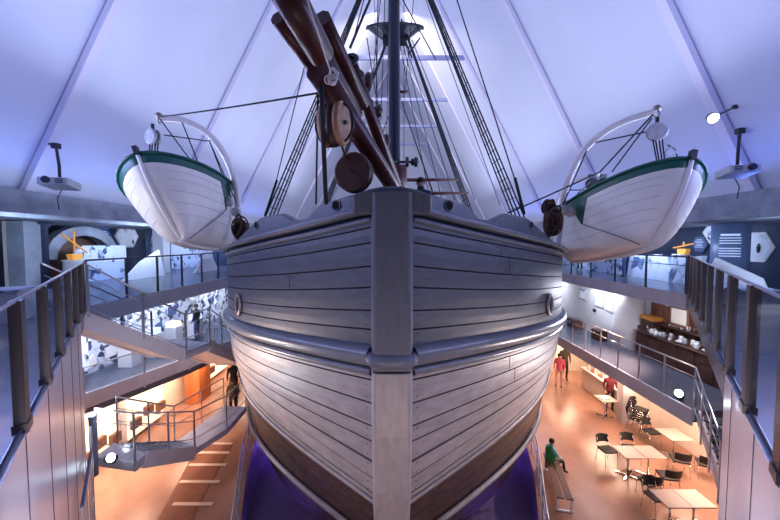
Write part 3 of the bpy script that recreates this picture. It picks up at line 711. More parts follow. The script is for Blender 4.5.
# ================================================================ RAILINGS
def railing(label, pts, h, rails, spacing, post='plate', m_post='steel', m_rail='steel', m_top=None, glass=False, nm='railing', zoff=0, pw=.07, end=True, cat='railing', group=None):
    root = empty(nm, pts[0], label, cat, group)
    pts = [Vector(p) for p in pts]; posts = []
    for a, b in zip(pts, pts[1:]):
        L = Vector((b.x-a.x, b.y-a.y, 0)).length; n = max(1, round(L/spacing))
        posts += [(a.lerp(b, i/n), (b-a)) for i in range(n)]
    if end: posts.append((pts[-1], pts[-1]-pts[-2]))
    else: posts.append((pts[-1], pts[-1]-pts[-2]))
    for p, d in (posts if end else posts[:-1]):
        mb = MB(); a = math.atan2(d.y, d.x)
        mb.box(p+Vector((0, 0, (h+zoff)/2)), (pw, pw*.45 if post == 'plate' else pw, h-zoff), a)
        if post == 'plate':
            mb.box(p+Vector((0, 0, zoff+.05)), (pw*1.1, pw*.6, .07), a)
        adopt(root, mb.build('post', m_post))
    if glass:
        for (p, d), (q, e) in zip(posts, posts[1:]):
            v = (q-p); u = v.normalized()*.05; mb = MB()
            z0 = Vector((0, 0, zoff+.04)); z1 = Vector((0, 0, h-.05)); nn = Vector((-v.y, v.x, 0)).normalized()*.012
            mb.prism([p+u+z0, q-u+z0, q-u+z1, p+u+z1], nn); adopt(root, mb.build('glass_panel', 'glass'))
    for i, r_ in enumerate(rails):
        mb = MB(); top = abs(r_-h) < .01
        mb.tube([p+Vector((0, 0, r_)) for p in pts], (.014 if nm == 'glass_balustrade' else .022) if top else .011, 8)
        adopt(root, mb.build('handrail' if top else 'rail', m_top if (m_top and top) else m_rail))
    return root
def dl(sx, y, z): return (sx*diag(y), y, z)
railing('glass balustrade with dark plate posts along the near left edge', [dl(-1, 1.7, 5.3), dl(-1, 7.9, 5.3)], 1.07, [1.07, .10], 1.12, m_post='bronze', m_rail='darkrail', m_top='steel', glass=True, nm='glass_balustrade', zoff=.06, pw=.155, cat='balustrade')
railing('glass balustrade with dark plate posts along the near right edge', [dl(1, 1.15, 5.3), dl(1, 9.8, 5.3)], 1.15, [1.15, .10], 1.13, m_post='bronze', m_rail='darkrail', m_top='steel', glass=True, nm='glass_balustrade', zoff=.06, pw=.155, cat='balustrade')
railing('dark glazed railing on the upper left gallery edge', [(GL, 7.95, 5.3), (GL, 30, 5.3)], 1.1, [1.1], 1.25, m_post='darkrail', m_rail='darkrail', glass=True, zoff=-.2, pw=.07)
railing('glazed railing on the upper right gallery edge', [(GR, 9.9, 5.3), (GR, 32, 5.3)], 1.1, [1.1, .85], 1.6, m_post='darkrail', m_rail='darkrail', glass=True, zoff=-.2, pw=.07)
railing('pale steel railing on the middle right gallery above the cafe', [(7.62, 8.5, 2.6), (7.62, 24, 2.6)], 1.1, [1.1, .85], .98, m_post='steel', m_rail='steel', zoff=-.15, pw=.05)
railing('steel railing on the middle left gallery', [(-9.2, 6.4, 2.3), (-8.37, 9.3, 2.3), (-7.28, 12.4, 2.3), (-6.75, 15, 2.3)], 1.1, [1.1], 1.35, m_post='steel', m_rail='steel', glass=True, zoff=-.1, pw=.05)
# stairs
def stair(label, a, b, wdir, n, m='slab', nm='staircase'):
    m = 'stairwhite'
    root = empty(nm, a, label, 'staircase'); a = Vector(a); b = Vector(b); wv = Vector(wdir)
    d = Vector((b.x-a.x, b.y-a.y, 0)); st = d/n; rise = (b.z-a.z)/n
    for i in range(n):
        p = a+st*i+Vector((0, 0, rise*(i+.5))); mb = MB()
        q = [p, p+st*1.08, p+st*1.08+wv, p+wv]; mb.prism([x-Vector((0, 0, .05)) for x in q], (0, 0, .05)); adopt(root, mb.build('tread', 'floor2'))
    for off in (Vector((0, 0, 0)), wv):
        mb = MB(); mb.bar(a+off+Vector((0, 0, -.12)), b+off+Vector((0, 0, -.12)), .06, .34); adopt(root, mb.build('stringer', m))
    mb = MB(); mb.prism([a+Vector((0, 0, -.26)), b+Vector((0, 0, -.26)), b+wv+Vector((0, 0, -.26)), a+wv+Vector((0, 0, -.26))], (0, 0, .03)); adopt(root, mb.build('soffit', 'white'))
    return root
def landing(nm, poly, z, t=.22):
    mb = MB(); mb.prism([(x, y, z-t) for x, y in poly], (0, 0, t)); return S(mb, nm, 'slab')
# left: from the upper gallery down along the ship
stair('white stair flight down from the upper left gallery beside the ship', (-6.55, 7.3, 5.3), (-5.75, 9.6, 3.75), (-1.2, .4, 0), 9)
landing('floor_landing_left', [(-5.75, 9.6), (-5.55, 10.5), (-6.9, 10.9), (-7.1, 10.0)], 3.75)
stair('short stair flight from the landing to the middle left gallery', (-5.55, 10.5, 3.75), (-5.75, 13.2, 2.4), (-1.2, 0, 0), 8)
landing('floor_landing_low', [(-5.7, 13.2), (-5.7, 16), (-6.75, 16), (-6.75, 13.2)], 2.3)
railing('pale railing down the stair beside the ship on the left', [(-6.5, 7.4, 5.3), (-5.72, 9.6, 3.75), (-5.52, 10.5, 3.75), (-5.7, 13.1, 2.4)], 1.05, [1.05, .8, .1], .95, m_post='steel', m_rail='steel', glass=True, zoff=-.1, pw=.06)
railing('inner railing on the far side of the left stair', [(-7.75, 7.7, 5.3), (-6.95, 10.0, 3.75)], 1.05, [1.05, .8, .5], .95, m_post='darkrail', m_rail='steel', zoff=-.1, pw=.05)
# left: low platform going down to the ramp
landing('floor_platform_low_left', [(-5.45, 7.2), (-5.45, 7.5), (-5.46, 7.55), (-6.5, 7.95), (-6.5, 7.4)], 2.1, .2)
stair('low stair flight from the left platform down beside the ramp', (-5.47, 7.5, 2.1), (-5.5, 9.5, 1.0), (-.75, .3, 0), 7)
landing('floor_step_low_left', [(-5.5, 9.5), (-5.1, 10.6), (-5.1, 12.0), (-5.9, 12.1), (-6.25, 9.8)], 1.0, .18)
railing('steel railing along the low platform above the ramp', [(-6.45, 7.42, 2.1), (-5.47, 7.22, 2.1), (-5.5, 9.5, 1.0), (-5.12, 10.6, .95), (-5.1, 12.0, .95)], 1.08, [1.08, .8, .3], 1.05, m_post='steel', m_rail='steel', glass=True, zoff=-.12, pw=.05)
railing('steel railing on the far side of the low platform', [(-6.45, 8.0, 2.1), (-6.25, 9.8, 1.0), (-5.9, 12.05, .95)], 1.08, [1.08, .8, .5], 1.2, m_post='steel', m_rail='steel', zoff=-.1, pw=.04)
railing('blue railing rising at the foot of the left white wall', [(-6.38, 7.2, 1.78), (-5.66, 6.4, 1.84), (-4.38, 4.75, 1.95)], 1.1, [1.1, .1], .45, m_post='steel', m_rail='steel', m_top='bluerail', zoff=-.6, pw=.05)
mb = MB(); mb.box((0, 0, .65), (.10, .10, 1.3)); mb.box((0, 0, 1.31), (.13, .13, .03)); tag(mb.build('newel_post', 'newel', loc=(-6.42, 7.3, 1.75)), 'thick blue-grey newel post at the corner of the low platform', 'post')
# right: stair down along the right wall
stair('stair flight down from the middle right gallery beside the white wall', (7.75, 8.5, 2.6), (5.85, 5.1, .9), (1.1, -.6, 0), 11)
railing('steel railing with blue handrail down the right stair', [(7.62, 8.5, 2.6), (5.72, 5.1, .9)], 1.1, [1.1, .1, .8], .62, m_post='steel', m_rail='steel', m_top='bluerail', zoff=-.25, pw=.06)
# round the dock pit
for sx, t in ((-1, 'left'), (1, 'right')):
    railing('low pale railing round the dock pit, '+t+' side', [(sx*3.2, 6.6, 0), (sx*3.43, 7.3, 0), (sx*4.33, 9.9, 0), (sx*4.85, 12, 0), (sx*4.85, 15, 0)], .95, [.95, .65, .35], .9, m_post='steel', m_rail='steel', glass=True, pw=.05, zoff=0)

# ramp covering and its strips
mb = MB(); mb.prism([(-6.5, 11.5, .005), (-5.35, 11.5, .005), (-4.8, 7.6, .005), (-5.5, 7.0, .005), (-5.75, 8.4, .005)], (0, 0, .012)); tag(mb.build('ramp_covering', 'carpet'), 'reddish brown covering on the sloping floor beside the ship', 'floor covering')
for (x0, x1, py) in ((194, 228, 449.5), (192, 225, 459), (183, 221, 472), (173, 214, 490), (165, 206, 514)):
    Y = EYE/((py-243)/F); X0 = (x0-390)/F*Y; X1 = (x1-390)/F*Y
    mb = MB(); mb.box(((X0+X1)/2, Y, .022), (X1-X0, .11, .012)); tag(mb.build('ramp_strip', 'strip'), 'pale strip across the brown ramp', 'strip', 'pale strips across the ramp')

# ================================================================ CEILING-HUNG EQUIPMENT
def projector(c, top, label, flip):
    root = empty('projector', c, label, 'projector')
    rot = Matrix.Rotation(R(12*flip), 3, 'Z') @ Matrix.Rotation(R(-8), 3, 'X')
    mb = MB(); mb.box(Vector(c), (.85, .75, .26), rot); adopt(root, mb.build('body', 'projwhite', bevel=.05))
    mb = MB(); mb.lathe([(.11, 0), (.11, .08), (.08, .10)], Vector(c)+rot @ Vector((-.15*flip, -.375, .02)), rot @ Vector((0, -1, 0)), 16); adopt(root, mb.build('lens', 'lens'))
    mb = MB(); 
    for i in range(3): mb.box(Vector(c)+rot @ Vector((.2*flip, -.38, -.06+.06*i)), (.22, .02, .025), rot)
    adopt(root, mb.build('vent', 'lens'))
    mb = MB(); mb.tube([Vector(c)+Vector((0, 0, .12)), Vector(c)+Vector((0, 0, .6)), top, Vector(top)+Vector((.5*(1 if c[0] > 0 else -1), .25, .15))], .045, 8); mb.box(Vector(top), (.22, .16, .18)); mb.box(Vector(c)+Vector((0, 0, .17)), (.5, .3, .04)); adopt(root, mb.build('bracket', 'iron'))
    mb = MB(); mb.tube([Vector(c)+Vector((-.1*flip, .2, -.1)), Vector(c)+Vector((-.3*flip, .2, -.45)), Vector(c)+Vector((-.45*flip, .4, -.8))], .015, 5); adopt(root, mb.build('cable', 'iron'))
projector(at(60, 184, 11.6), at(56, 146, 12.2), 'grey projector hung from the left rafter', 1)
projector(at(737, 172, 11.4), at(740, 131, 12.0), 'grey projector hung from the right rafter', -1)
def lamp(c, aim, r_, label, arm=None, power=120, spot=100):
    root = empty('floodlight', c, label, 'lamp'); ax = (Vector(aim)-Vector(c)).normalized()
    mb = MB(); mb.lathe([(r_*.45, -r_*1.4), (r_*.9, -r_*1.0), (r_*1.1, -.01), (r_*1.1, .03)], c, ax, 20); adopt(root, mb.build('housing', 'teal'))
    mb = MB(); mb.lathe([(r_*.98, .032), (r_*.8, .045)], c, ax, 20); adopt(root, mb.build('lens', 'lampglow'))
    if arm: mb = MB(); mb.tube([Vector(c)-ax*r_, *arm], .03, 8); mb.box(arm[-1], (.12, .12, .12)); adopt(root, mb.build('arm', 'iron'))
    l = light('SPOT', 'lamp_beam', Vector(c)+ax*.08, aim, power, (.72, .86, 1), r_*.6, spot=spot, blend=.8); 
lamp(at(713, 118, 11.0), (9.0, 8.0, 8.6), .15, 'round teal spotlight lit on an arm near the right rafter', [at(722, 113, 11.6), at(735, 107, 12.0)], 60)
lamp(Vector((7.75, 9.1, 2.78)), (2.5, 6.2, 4.2), .10, 'small lit floodlight at the foot of the middle right railing', [(7.85, 9.2, 2.62)], 130, 66)
lamp(Vector((-5.95, 7.15, 2.24)), (-1.5, 5.6, 4.2), .09, 'small lit floodlight beside the blue newel post', [(-6.0, 7.3, 2.12)], 130, 66)

# ================================================================ CAFE FURNITURE
def make_chair():
    root = empty('stacking_chair', (0, 0, 0), 'x', 'chair', None)
    mb = MB(); N = 8
    for i in range(N):      # dished seat
        x0 = -.2+.4*i/N; x1 = x0+.4/N; f_ = lambda x: .40+.25*x*x
        mb.prism([(x0, -.20, f_(x0)), (x1, -.20, f_(x1)), (x1, .20, f_(x1)+.01), (x0, .20, f_(x0)+.01)], (0, 0, .035))
    mb.build('seat', 'black', root)
    mb = MB()
    for i in range(N):
        a0 = -.20+.40*i/N; a1 = a0+.40/N; g = lambda x: -.20-.07*(1-(x/.2)**2)
        mb.prism([(a0, g(a0), .53), (a1, g(a1), .53), (a1, g(a1)-.05, .76-.25*a1*a1), (a0, g(a0)-.05, .76-.25*a0*a0)], (0, -.025, 0))
    mb.build('backrest', 'black', root)
    for sx in (-1, 1):
        mb = MB(); mb.tube([(sx*.20, .20, .0), (sx*.20, .17, .40)], .011, 6); mb.build('leg', 'chrome', root)
        mb = MB(); mb.tube([(sx*.20, -.24, .0), (sx*.20, -.15, .40)], .011, 6); mb.build('leg', 'chrome', root)
        mb = MB(); mb.tube([(sx*.20, .17, .40), (sx*.20, -.16, .40), (sx*.19, -.22, .60), (sx*.17, -.25, .70)], .011, 6); mb.build('side_frame', 'chrome', root)
    return root
chair0 = make_chair(); used = [0]
def chair(x, y, z, rz, label, group=None):
    o = chair0 if not used[0] else copy_tree(chair0); used[0] = 1
    o.location = (x, y, z); o.rotation_euler = (0, 0, rz); o['label'] = label
    if group: o['group'] = group
    return o
PI = math.pi
chair(6.72, 10.42, 0, PI+.1, 'black chair behind the left half of the middle double table')
chair(7.50, 10.50, 0, PI-.1, 'black chair behind the right half of the middle double table')
chair(7.62, 9.22, 0, -.15, 'black chair drawn up to the near side of the middle table, right one')
chair(6.95, 9.0, 0, .2, 'black chair on the near side of the middle table, left one')
chair(8.85, 11.45, 0, PI+.1, 'black chair behind the small table by the cafe wall')
chair(8.55, 9.95, 0, -.35, 'black chair on the near side of the wall table, away from the wall')
chair(9.15, 9.75, 0, -.5, 'black chair on the near side of the wall table, against the wall')
chair(6.72, 8.45, 0, PI+.15, 'black chair behind the nearest double table')
for i in range(6):
    chair(8.95+.004*i, 12.3-.03*i, .085*i, PI+.5, ['bottom black chair of the stack by the white pillar', 'second black chair up in the stack by the pillar', 'third black chair up in the stack by the pillar', 'fourth black chair up in the stack by the pillar', 'fifth black chair up in the stack by the pillar', 'topmost black chair of the stack by the white pillar'][i], 'chairs stacked by the pillar')
def table(cx, cy, wx, wy, label, dbl=True, rz=0):
    root = empty('cafe_table', (cx, cy, 0), label, 'table', None, rz)
    if dbl:
        for s_ in (-1, 1):
            mb = MB(); mb.box((s_*wx/4, 0, .71), (wx/2-.006, wy, .03)); mb.build('tabletop', 'tabletop', root, bevel=.008)
    else:
        mb = MB(); mb.box((0, 0, .71), (wx, wy, .03)); mb.build('tabletop', 'tabletop', root, bevel=.008)
    for s_ in ((-1, 1) if dbl else (0,)):
        mb = MB(); mb.tube([(s_*wx/4, 0, .02), (s_*wx/4, 0, .70)], .025, 10); mb.build('column', 'chrome', root)
        mb = MB(); mb.bar((s_*wx/4-.24, -.2, .02), (s_*wx/4+.24, .2, .02), .05, .03); mb.bar((s_*wx/4-.24, .2, .02), (s_*wx/4+.24, -.2, .02), .05, .03); mb.build('foot', 'chrome', root)
table(7.25, 9.82, 1.18, .62, 'pale double cafe table in the middle of the group')
table(9.05, 10.75, .72, .72, 'small pale cafe table close to the wall', False)
table(6.97, 7.98, 1.15, .60, 'pale double cafe table nearest the viewer')
table(8.45, 13.3, .62, .62, 'small pale table in front of the white pillar', False)
mb = MB(); mb.box((0, 0, .02), (.35, .25, .03), .3); mb.box((-.05, .05, .045), (.2, .15, .02), .7); tag(mb.build('papers', 'china', loc=(8.4, 13.3, .725)), 'white papers lying on the pillar table', 'papers')
# bench by the pit
root = empty('bench', (4.62, 9.25, 0), 'dark slatted bench with white legs beside the dock pit', 'bench', None, R(-14))
for dx in (-.13, .08): mb = MB(); mb.box((dx, 0, .43), (.16, 1.9, .035)); mb.build('slat', 'brown', root)
for dy in (-.8, .8):
    mb = MB(); mb.box((0, dy, .39), (.4, .05, .05)); mb.box((-.16, dy, .2), (.04, .05, .4)); mb.box((.16, dy, .2), (.04, .05, .4)); mb.box((0, dy, .02), (.4, .05, .03)); mb.build('leg_frame', 'white', root)
# counter
root = empty('bar_counter', (9.35, 14.8, 0), 'white and timber food counter at the back of the cafe', 'counter')
mb = MB(); mb.box((0, 0, .47), (.6, 2.5, .9)); mb.build('body', 'cream', root)
mb = MB(); mb.box((-.02, 0, .95), (.72, 2.6, .05)); mb.build('worktop', 'white', root)
mb = MB(); mb.box((.1, 0, 1.35), (.02, 2.3, .3)); mb.box((.0, 0, 1.15), (.3, 2.3, .02)); mb.build('display_glass', 'glass', root)
mb = MB(); mb.box((-.31, -.6, .55), (.02, .12, .12)); mb.build('wall_socket', 'white', root)
mb = MB(); mb.box((0, 0, 0), (.12, 4.2, .8)); tag(mb.build('backlit_menu_board', 'glowwarm', loc=(11.15, 15.2, 1.3)), 'brightly lit display along the wall behind the food counter', 'display')
rr = random.Random(9)
for i in range(14):
    y = 13.75+.16*i; kind = i % 3; c_ = [(.8, .45, .2), (.75, .7, .6), (.5, .2, .1)][rr.randrange(3)]
    nmm = plain('foodcolour%d' % (i % 4), c_)
    mb = MB()
    if kind == 0: mb.lathe([(.03, 0), (.05, .02), (.055, .16), (.02, .2), (.02, .26)], (0, 0, 0), n=10); nm = 'bottle'
    elif kind == 1: mb.lathe([(.04, 0), (.09, .05), (.1, .09), (.085, .09), (.04, .04)], (0, 0, 0), n=12); nm = 'bowl'
    else: mb.lathe([(.1, 0), (.11, .015), (.08, .03), (.07, .09), (.02, .12)], (0, 0, 0), n=12); nm = 'cake'
    tag(mb.build(nm, nmm, loc=(9.25+rr.uniform(-.12, .1), y, .975)), f'small {nm} among those set out on the food counter', nm, nm+'s on the food counter')
# pictures on the cafe wall
for i, (y, z, s_, c_) in enumerate(((12.2, 1.5, .42, 0), (11.2, 1.45, .5, 1), (10.45, 1.5, .34, 0), (9.55, 1.5, .55, 2), (8.7, 1.5, .5, 1))):
    root = empty('picture', (9.76, y, z), ['dark framed picture nearest the chair stack on the cafe wall', 'broad dark picture behind the wall table', 'narrow framed picture between two larger ones on the cafe wall', 'pale framed picture over the wall chairs', 'dark framed picture nearest the stair on the cafe wall'][i], 'picture')
    mb = MB(); mb.box((0, 0, 0), (.04, s_, .5)); mb.build('frame', 'iron', root)
    mb = MB(); mb.box((-.025, 0, 0), (.01, s_-.08, .42)); mb.build('print', 'photo_mural', root)
# orange box column on the ground floor left
mb = MB(); mb.box((0, 0, 1.0), (.62, .9, 2.0)); mb.box((-.0, -.46, 1.0), (.58, .02, 1.96), None, 1); mb.box((.32, 0, .5), (.02, .86, .03), None, 1)
tag(mb.build('timber_cladding_column', ['orange', 'orange'], loc=(-8.35, 14.8, 0)), 'orange timber clad pillar under the left gallery', 'pillar')

# ================================================================ MID GALLERY RIGHT: kitchen exhibit
root = empty('sideboard', (9.75, 11.2, 2.6), 'long dark red-brown wooden sideboard with drawers', 'sideboard')
mb = MB(); mb.box((0, 0, .42), (.62, 3.9, .84)); mb.build('carcass', 'oldwood', root)
mb = MB(); mb.box((-.02, 0, .865), (.72, 4.0, .04)); mb.build('worktop', 'oldwood', root)
for i in range(6):
    y = -1.62+.65*i; mb = MB(); mb.box((-.32, y, .68), (.025, .58, .22)); d = mb.build('drawer', 'oldwood', root); mb = MB(); mb.ball((-.345, y, .68), .02, 8); mb.build('knob', 'iron', d)
    mb = MB(); mb.box((-.32, y, .29), (.025, .58, .48)); d = mb.build('door', 'oldwood', root); mb = MB(); mb.ball((-.345, y+.22, .3), .02, 8); mb.build('knob', 'iron', d)
mb = MB(); mb.box((0, 0, 0), (.30, 4.0, .04)); 
for dy in (-1.7, -.6, .6, 1.7): mb.box((.02, dy, -.12), (.2, .04, .22))
tag(mb.build('wall_shelf', 'oldwood', loc=(10.03, 10.62, 3.82)), 'long dark shelf above the sideboard', 'shelf')
mb = MB()
for i in range(10): mb.box((0, -1.95+.42*i, 0), (.05, .41, 1.5))
tag(mb.build('plank_backing', 'logwood', loc=(10.22, 11.4, 4.2)), 'warm brown plank wall behind the kitchen exhibit', 'wall panel')
rr = random.Random(4)
names = ['plate', 'bowl', 'jug', 'pot', 'mug']
for i in range(22):
    k = names[rr.randrange(5)]; y = 9.5+.165*i; mb = MB()
    if k == 'plate': mb.lathe([(.05, 0), (.13, .02), (.14, .03), (.05, .012)], (0, 0, 0), n=14)
    elif k == 'bowl': mb.lathe([(.05, 0), (.10, .05), (.12, .09), (.10, .085), (.05, .02)], (0, 0, 0), n=14)
    elif k == 'jug': mb.lathe([(.05, 0), (.08, .07), (.05, .15), (.06, .2)], (0, 0, 0), n=12); mb.torus((.08, 0, .11), (0, 1, 0), .045, .01, 12, 6)
    elif k == 'pot': mb.lathe([(.09, 0), (.1, .03), (.1, .13), (.03, .15), (.02, .18)], (0, 0, 0), n=14); mb.torus((0, .11, .1), (0, 0, 1), .03, .01, 10, 6)
    else: mb.lathe([(.04, 0), (.045, .09), (.038, .09), (.035, .01)], (0, 0, 0), n=12); mb.torus((.055, 0, .05), (0, 1, 0), .025, .008, 10, 6)
    tag(mb.build(k, ['china', 'china', 'steel'][rr.randrange(3)], loc=(9.62+rr.uniform(-.12, .15), y, 3.486)), f'{k} among the old crockery on the sideboard', k, k+'s on the sideboard')
for i in range(14):
    k = ['tin', 'plate', 'lantern'][rr.randrange(3)]; y = 9.3+.25*i; mb = MB()
    if k == 'tin': mb.lathe([(.06, 0), (.06, .14), (.055, .15)], (0, 0, 0), n=12)
    elif k == 'plate': mb.lathe([(.05, 0), (.12, .015), (.13, .03), (.05, .012)], (0, 0, 0), n=14)
    else: mb.lathe([(.06, 0), (.06, .03), (.035, .05), (.045, .12), (.03, .17), (.05, .19)], (0, 0, 0), n=12)
    tag(mb.build(k, ['china', 'brown', 'steel'][rr.randrange(3)], loc=(10.06, y, 3.845)), f'{k} on the long dark shelf above the sideboard', k, k+'s on the long shelf')
def wallbox(nm, y, z, wy, hz, dep, m, m2, lab, cat, x=10.17):
    root = empty(nm, (x, y, z), lab, cat); mb = MB(); mb.box((-dep/2, 0, 0), (dep, wy, hz)); mb.build('case', m, root)
    mb = MB(); mb.box((-dep-.008, 0, 0), (.012, wy*.78, hz*.72)); mb.build('front', m2, root); return root
wallbox('wall_cabinet', 11.9, 4.25, .8, .72, .16, 'logwood', 'cream', 'square wooden wall cabinet with pale doors over the shelf', 'cabinet')
wallbox('framed_print', 11.0, 4.35, .3, .42, .05, 'oldwood', 'screenblue', 'small dark framed print right of the wall cabinet', 'picture')
wallbox('framed_print', 10.4, 4.25, .26, .34, .05, 'oldwood', 'cream', 'small pale framed print near the end of the plank wall', 'picture')
wallbox('wall_map', 9.6, 4.25, .55, .8, .03, 'white', 'map_mural', 'white wall map at the right end of the kitchen exhibit', 'map')
mb = MB(); mb.lathe([(.12, 0), (.12, .04), (.10, .05)], (0, 0, 0), (-1, 0, 0), 18); tag(mb.build('wall_clock', 'china', loc=(10.18, 12.6, 4.6)), 'small round white clock on the plank wall', 'clock')
root = empty('wooden_box', (9.9, 13.0, 3.605), 'orange-topped wooden box at the left end of the sideboard', 'box')
mb = MB(); mb.box((0, 0, .14), (.35, .6, .26)); mb.build('body', 'oldwood', root, bevel=.01)
mb = MB(); mb.box((0, 0, .36), (.4, .66, .16)); o = mb.build('lid', 'orangebox', root, bevel=.02); o['label'] = 'orange lid'
mb = MB(); mb.box((0, 0, 0), (.5, .9, .1)); tag(mb.build('shelf_board', 'oldwood', loc=(9.93, 13.0, 3.55)), 'short shelf board under the orange-topped box', 'shelf')
# curved white pillar, monitors, trunks
mb = MB(); mb.lathe([(.75, 0), (.60, .8), (.5, 1.7), (.62, 2.35)], (0, 0, 0), n=24); tag(mb.build('flared_pillar', 'white', loc=(9.75, 14.0, 2.6)), 'wide white flared pillar at the end of the kitchen exhibit', 'pillar')
for y, z, s_, lab in ((17.1, 4.25, .62, 'wall monitor farthest from the kitchen exhibit'), (15.75, 4.12, .70, 'wall monitor in the middle of the white wall'), (14.95, 4.05, .5, 'small wall monitor next to the flared pillar')):
    root = empty('wall_monitor', (9.57, y, z), lab, 'monitor'); mb = MB(); mb.box((0, 0, 0), (.06, s_, .5)); mb.build('frame', 'projwhite', root, bevel=.01)
    mb = MB(); mb.box((-.033, 0, 0), (.01, s_-.12, .38)); mb.build('screen', 'photo_mural', root)
mb = MB(); mb.box((0, 0, 0), (.03, .2, .14)); tag(mb.build('wall_notice', 'iron', loc=(9.57, 16.1, 3.65)), 'small dark notice below the middle monitor', 'notice')
for x, y, s_, lab in ((9.2, 17.1, .75, 'old brown trunk against the white wall below the far monitor'), (9.1, 14.9, .55, 'dark brown trunk standing beside the flared pillar')):
    root = empty('travel_trunk', (x, y, 2.6), lab, 'trunk'); mb = MB(); mb.box((0, 0, .17), (.4, s_, .34)); mb.build('body', 'brown', root, bevel=.02)
    mb = MB(); mb.box((0, 0, .39), (.42, s_+.02, .1)); mb.build('lid', 'oldwood', root, bevel=.03); mb = MB(); mb.box((-.215, 0, .34), (.02, .08, .08)); mb.build('clasp', 'steel', root)

# ================================================================ UPPER GALLERY EXHIBITS
def hexpanel(c, rad, nx, m, lab, border='white', text=0, sq=1.0):
    # nx: sign of wall; hexagon facing the hall centre
    root = empty('hexagonal_panel', c, lab, 'display panel')
    def hx(r_, x): return [(x, r_*sq*math.cos(PI/6+PI/3*i-PI/6), r_*math.sin(PI/6+PI/3*i-PI/6)) for i in range(6)]
    mb = MB(); mb.prism(hx(rad, 0), (-nx*.06, 0, 0)); mb.build('frame', border, root)
    mb = MB(); mb.prism(hx(rad*.86, -nx*.062), (-nx*.012, 0, 0)); mb.build('face', m, root)
    if text:
        mb = MB()
        for i in range(text): mb.box((-nx*.08, 0, rad*.45-i*rad*.9/text), (.008, rad*(.9 if i % 3 else .6), rad*.04))
        mb.build('lettering', 'textline', root)
    return root
hexpanel((13.44, 14.2, 7.25), .55, 1, 'photo_mural', 'upper white-framed hexagon with a bright picture, right gallery', sq=1.25)
hexpanel((13.44, 14.0, 6.6), .42, 1, 'photo_mural', 'lower bright hexagon below the white-framed one, right gallery')
hexpanel((13.44, 15.0, 6.75), .42, 1, 'screenblue', 'dark blue text hexagon beside the bright ones, right gallery', 'darkblue', 6)
hexpanel((13.44, 12.7, 6.65), .62, 1, 'map_mural', 'pale hexagon with small walking figures, right gallery')
hexpanel((-13.44, 16.2, 7.05), .62, -1, 'screenblue', 'dark blue text hexagon, left gallery', 'darkblue', 7)
hexpanel((-13.44, 17.7, 7.15), .66, -1, 'photo_mural', 'bright white-framed hexagon, left gallery', sq=1.2)
hexpanel((-13.44, 15.4, 6.4), .5, -1, 'map_mural', 'pale hexagon low beside the orange boat model, left gallery')
mb = MB()
for sx_, yy in ((1, 12.9), (1, 12.55)):
    mb.lathe([(.03, 0), (.05, .12), (.06, .22), (.02, .25), (.035, .29), (.02, .33)], (13.33, yy, 6.45), n=8)
tag(mb.build('figure_cutout', 'iron'), 'two small dark walking figures on the pale hexagon', 'cutout')
def cyl(x, y, r_, lab, m='concrete'):
    root = empty('text_column', (x, y, 5.3), lab, 'column'); mb = MB(); mb.lathe([(r_, 0), (r_, 2.2)], (0, 0, 0), n=32); mb.build('shaft', 'bluecol', root)
    mb = MB(); d = Vector((-x, -y, 0)).normalized(); q = Vector((-d.y, d.x, 0))
    for i in range(9):
        L = r_*(1.0 if i else .9); h = .03 if i else .07
        if i in (4,): continue
        n = 6
        pts = [d.x*0 for _ in range(1)]
        ang0 = math.atan2(d.y, d.x); A = L/r_*.55
        for k in range(n):
            a0 = ang0-A+2*A*k/n; a1 = ang0-A+2*A*(k+1)/n; rr2 = r_+.006; z = 1.75-i*.09
            mb.add([(rr2*math.cos(a0), rr2*math.sin(a0), z), (rr2*math.cos(a1), rr2*math.sin(a1), z), (rr2*math.cos(a1), rr2*math.sin(a1), z+h), (rr2*math.cos(a0), rr2*math.sin(a0), z+h)], [(0, 1, 2, 3)])
    mb.build('lettering', 'textline', root)
M['bluecol'] = mat('blue_text_column', (.10, .14, .26), .4, emit=(.1, .16, .4), es=.1)
cyl(12.15, 12.4, .52, 'wide blue-grey text column in the right gallery'); cyl(-12.2, 18.2, .5, 'blue-grey text column in the left gallery'); cyl(-12.0, 24.5, .5, 'far blue-grey text column in the left gallery, behind the boat')
# angular white screens and dioramas
def slabpoly(nm, pts, m, lab, cat, d=(.08, 0, 0)):
    mb = MB(); mb.prism(pts, d); return tag(mb.build(nm, m), lab, cat)
slabpoly('angular_screen', [(11.3, 12.5, 5.3), (11.6, 10.6, 5.3), (11.6, 10.8, 5.7), (11.35, 12.1, 6.3)], 'white', 'white slanting screen at the foot of the right text column', 'screen')
slabpoly('angular_screen', [(-10.6, 13.6, 5.3), (-10.6, 16.2, 5.3), (-10.6, 15.8, 6.5), (-10.6, 14.6, 6.0)], 'white', 'white slanting screen in the left gallery behind the railing', 'screen')
slabpoly('angular_screen', [(-9.8, 17.2, 5.3), (-9.8, 19.6, 5.3), (-9.8, 18.6, 6.5)], 'white', 'pointed white screen in the left gallery right of the other', 'screen')
slabpoly('picture_wall', [(-11.8, 12.4, 5.3), (-11.8, 15.4, 5.3), (-11.8, 15.4, 6.7), (-11.8, 13.0, 6.7)], 'arctic_mural', 'blue mural of dark rigging behind the left railing', 'mural')
mb = MB(); P = [(10.9, 12.2), (10.7, 13.2), (10.9, 14.2), (10.7, 15.3), (11.1, 16.2)]
for a, b in zip(P, P[1:]): mb.prism([(a[0], a[1], 5.3), (b[0], b[1], 5.3), (b[0]+.12, b[1], 6.25), (a[0]+.12, a[1], 6.35)], (.15, 0, 0))
tag(mb.build('map_display', 'map_mural'), 'curving white map display behind the right gallery railing', 'display')
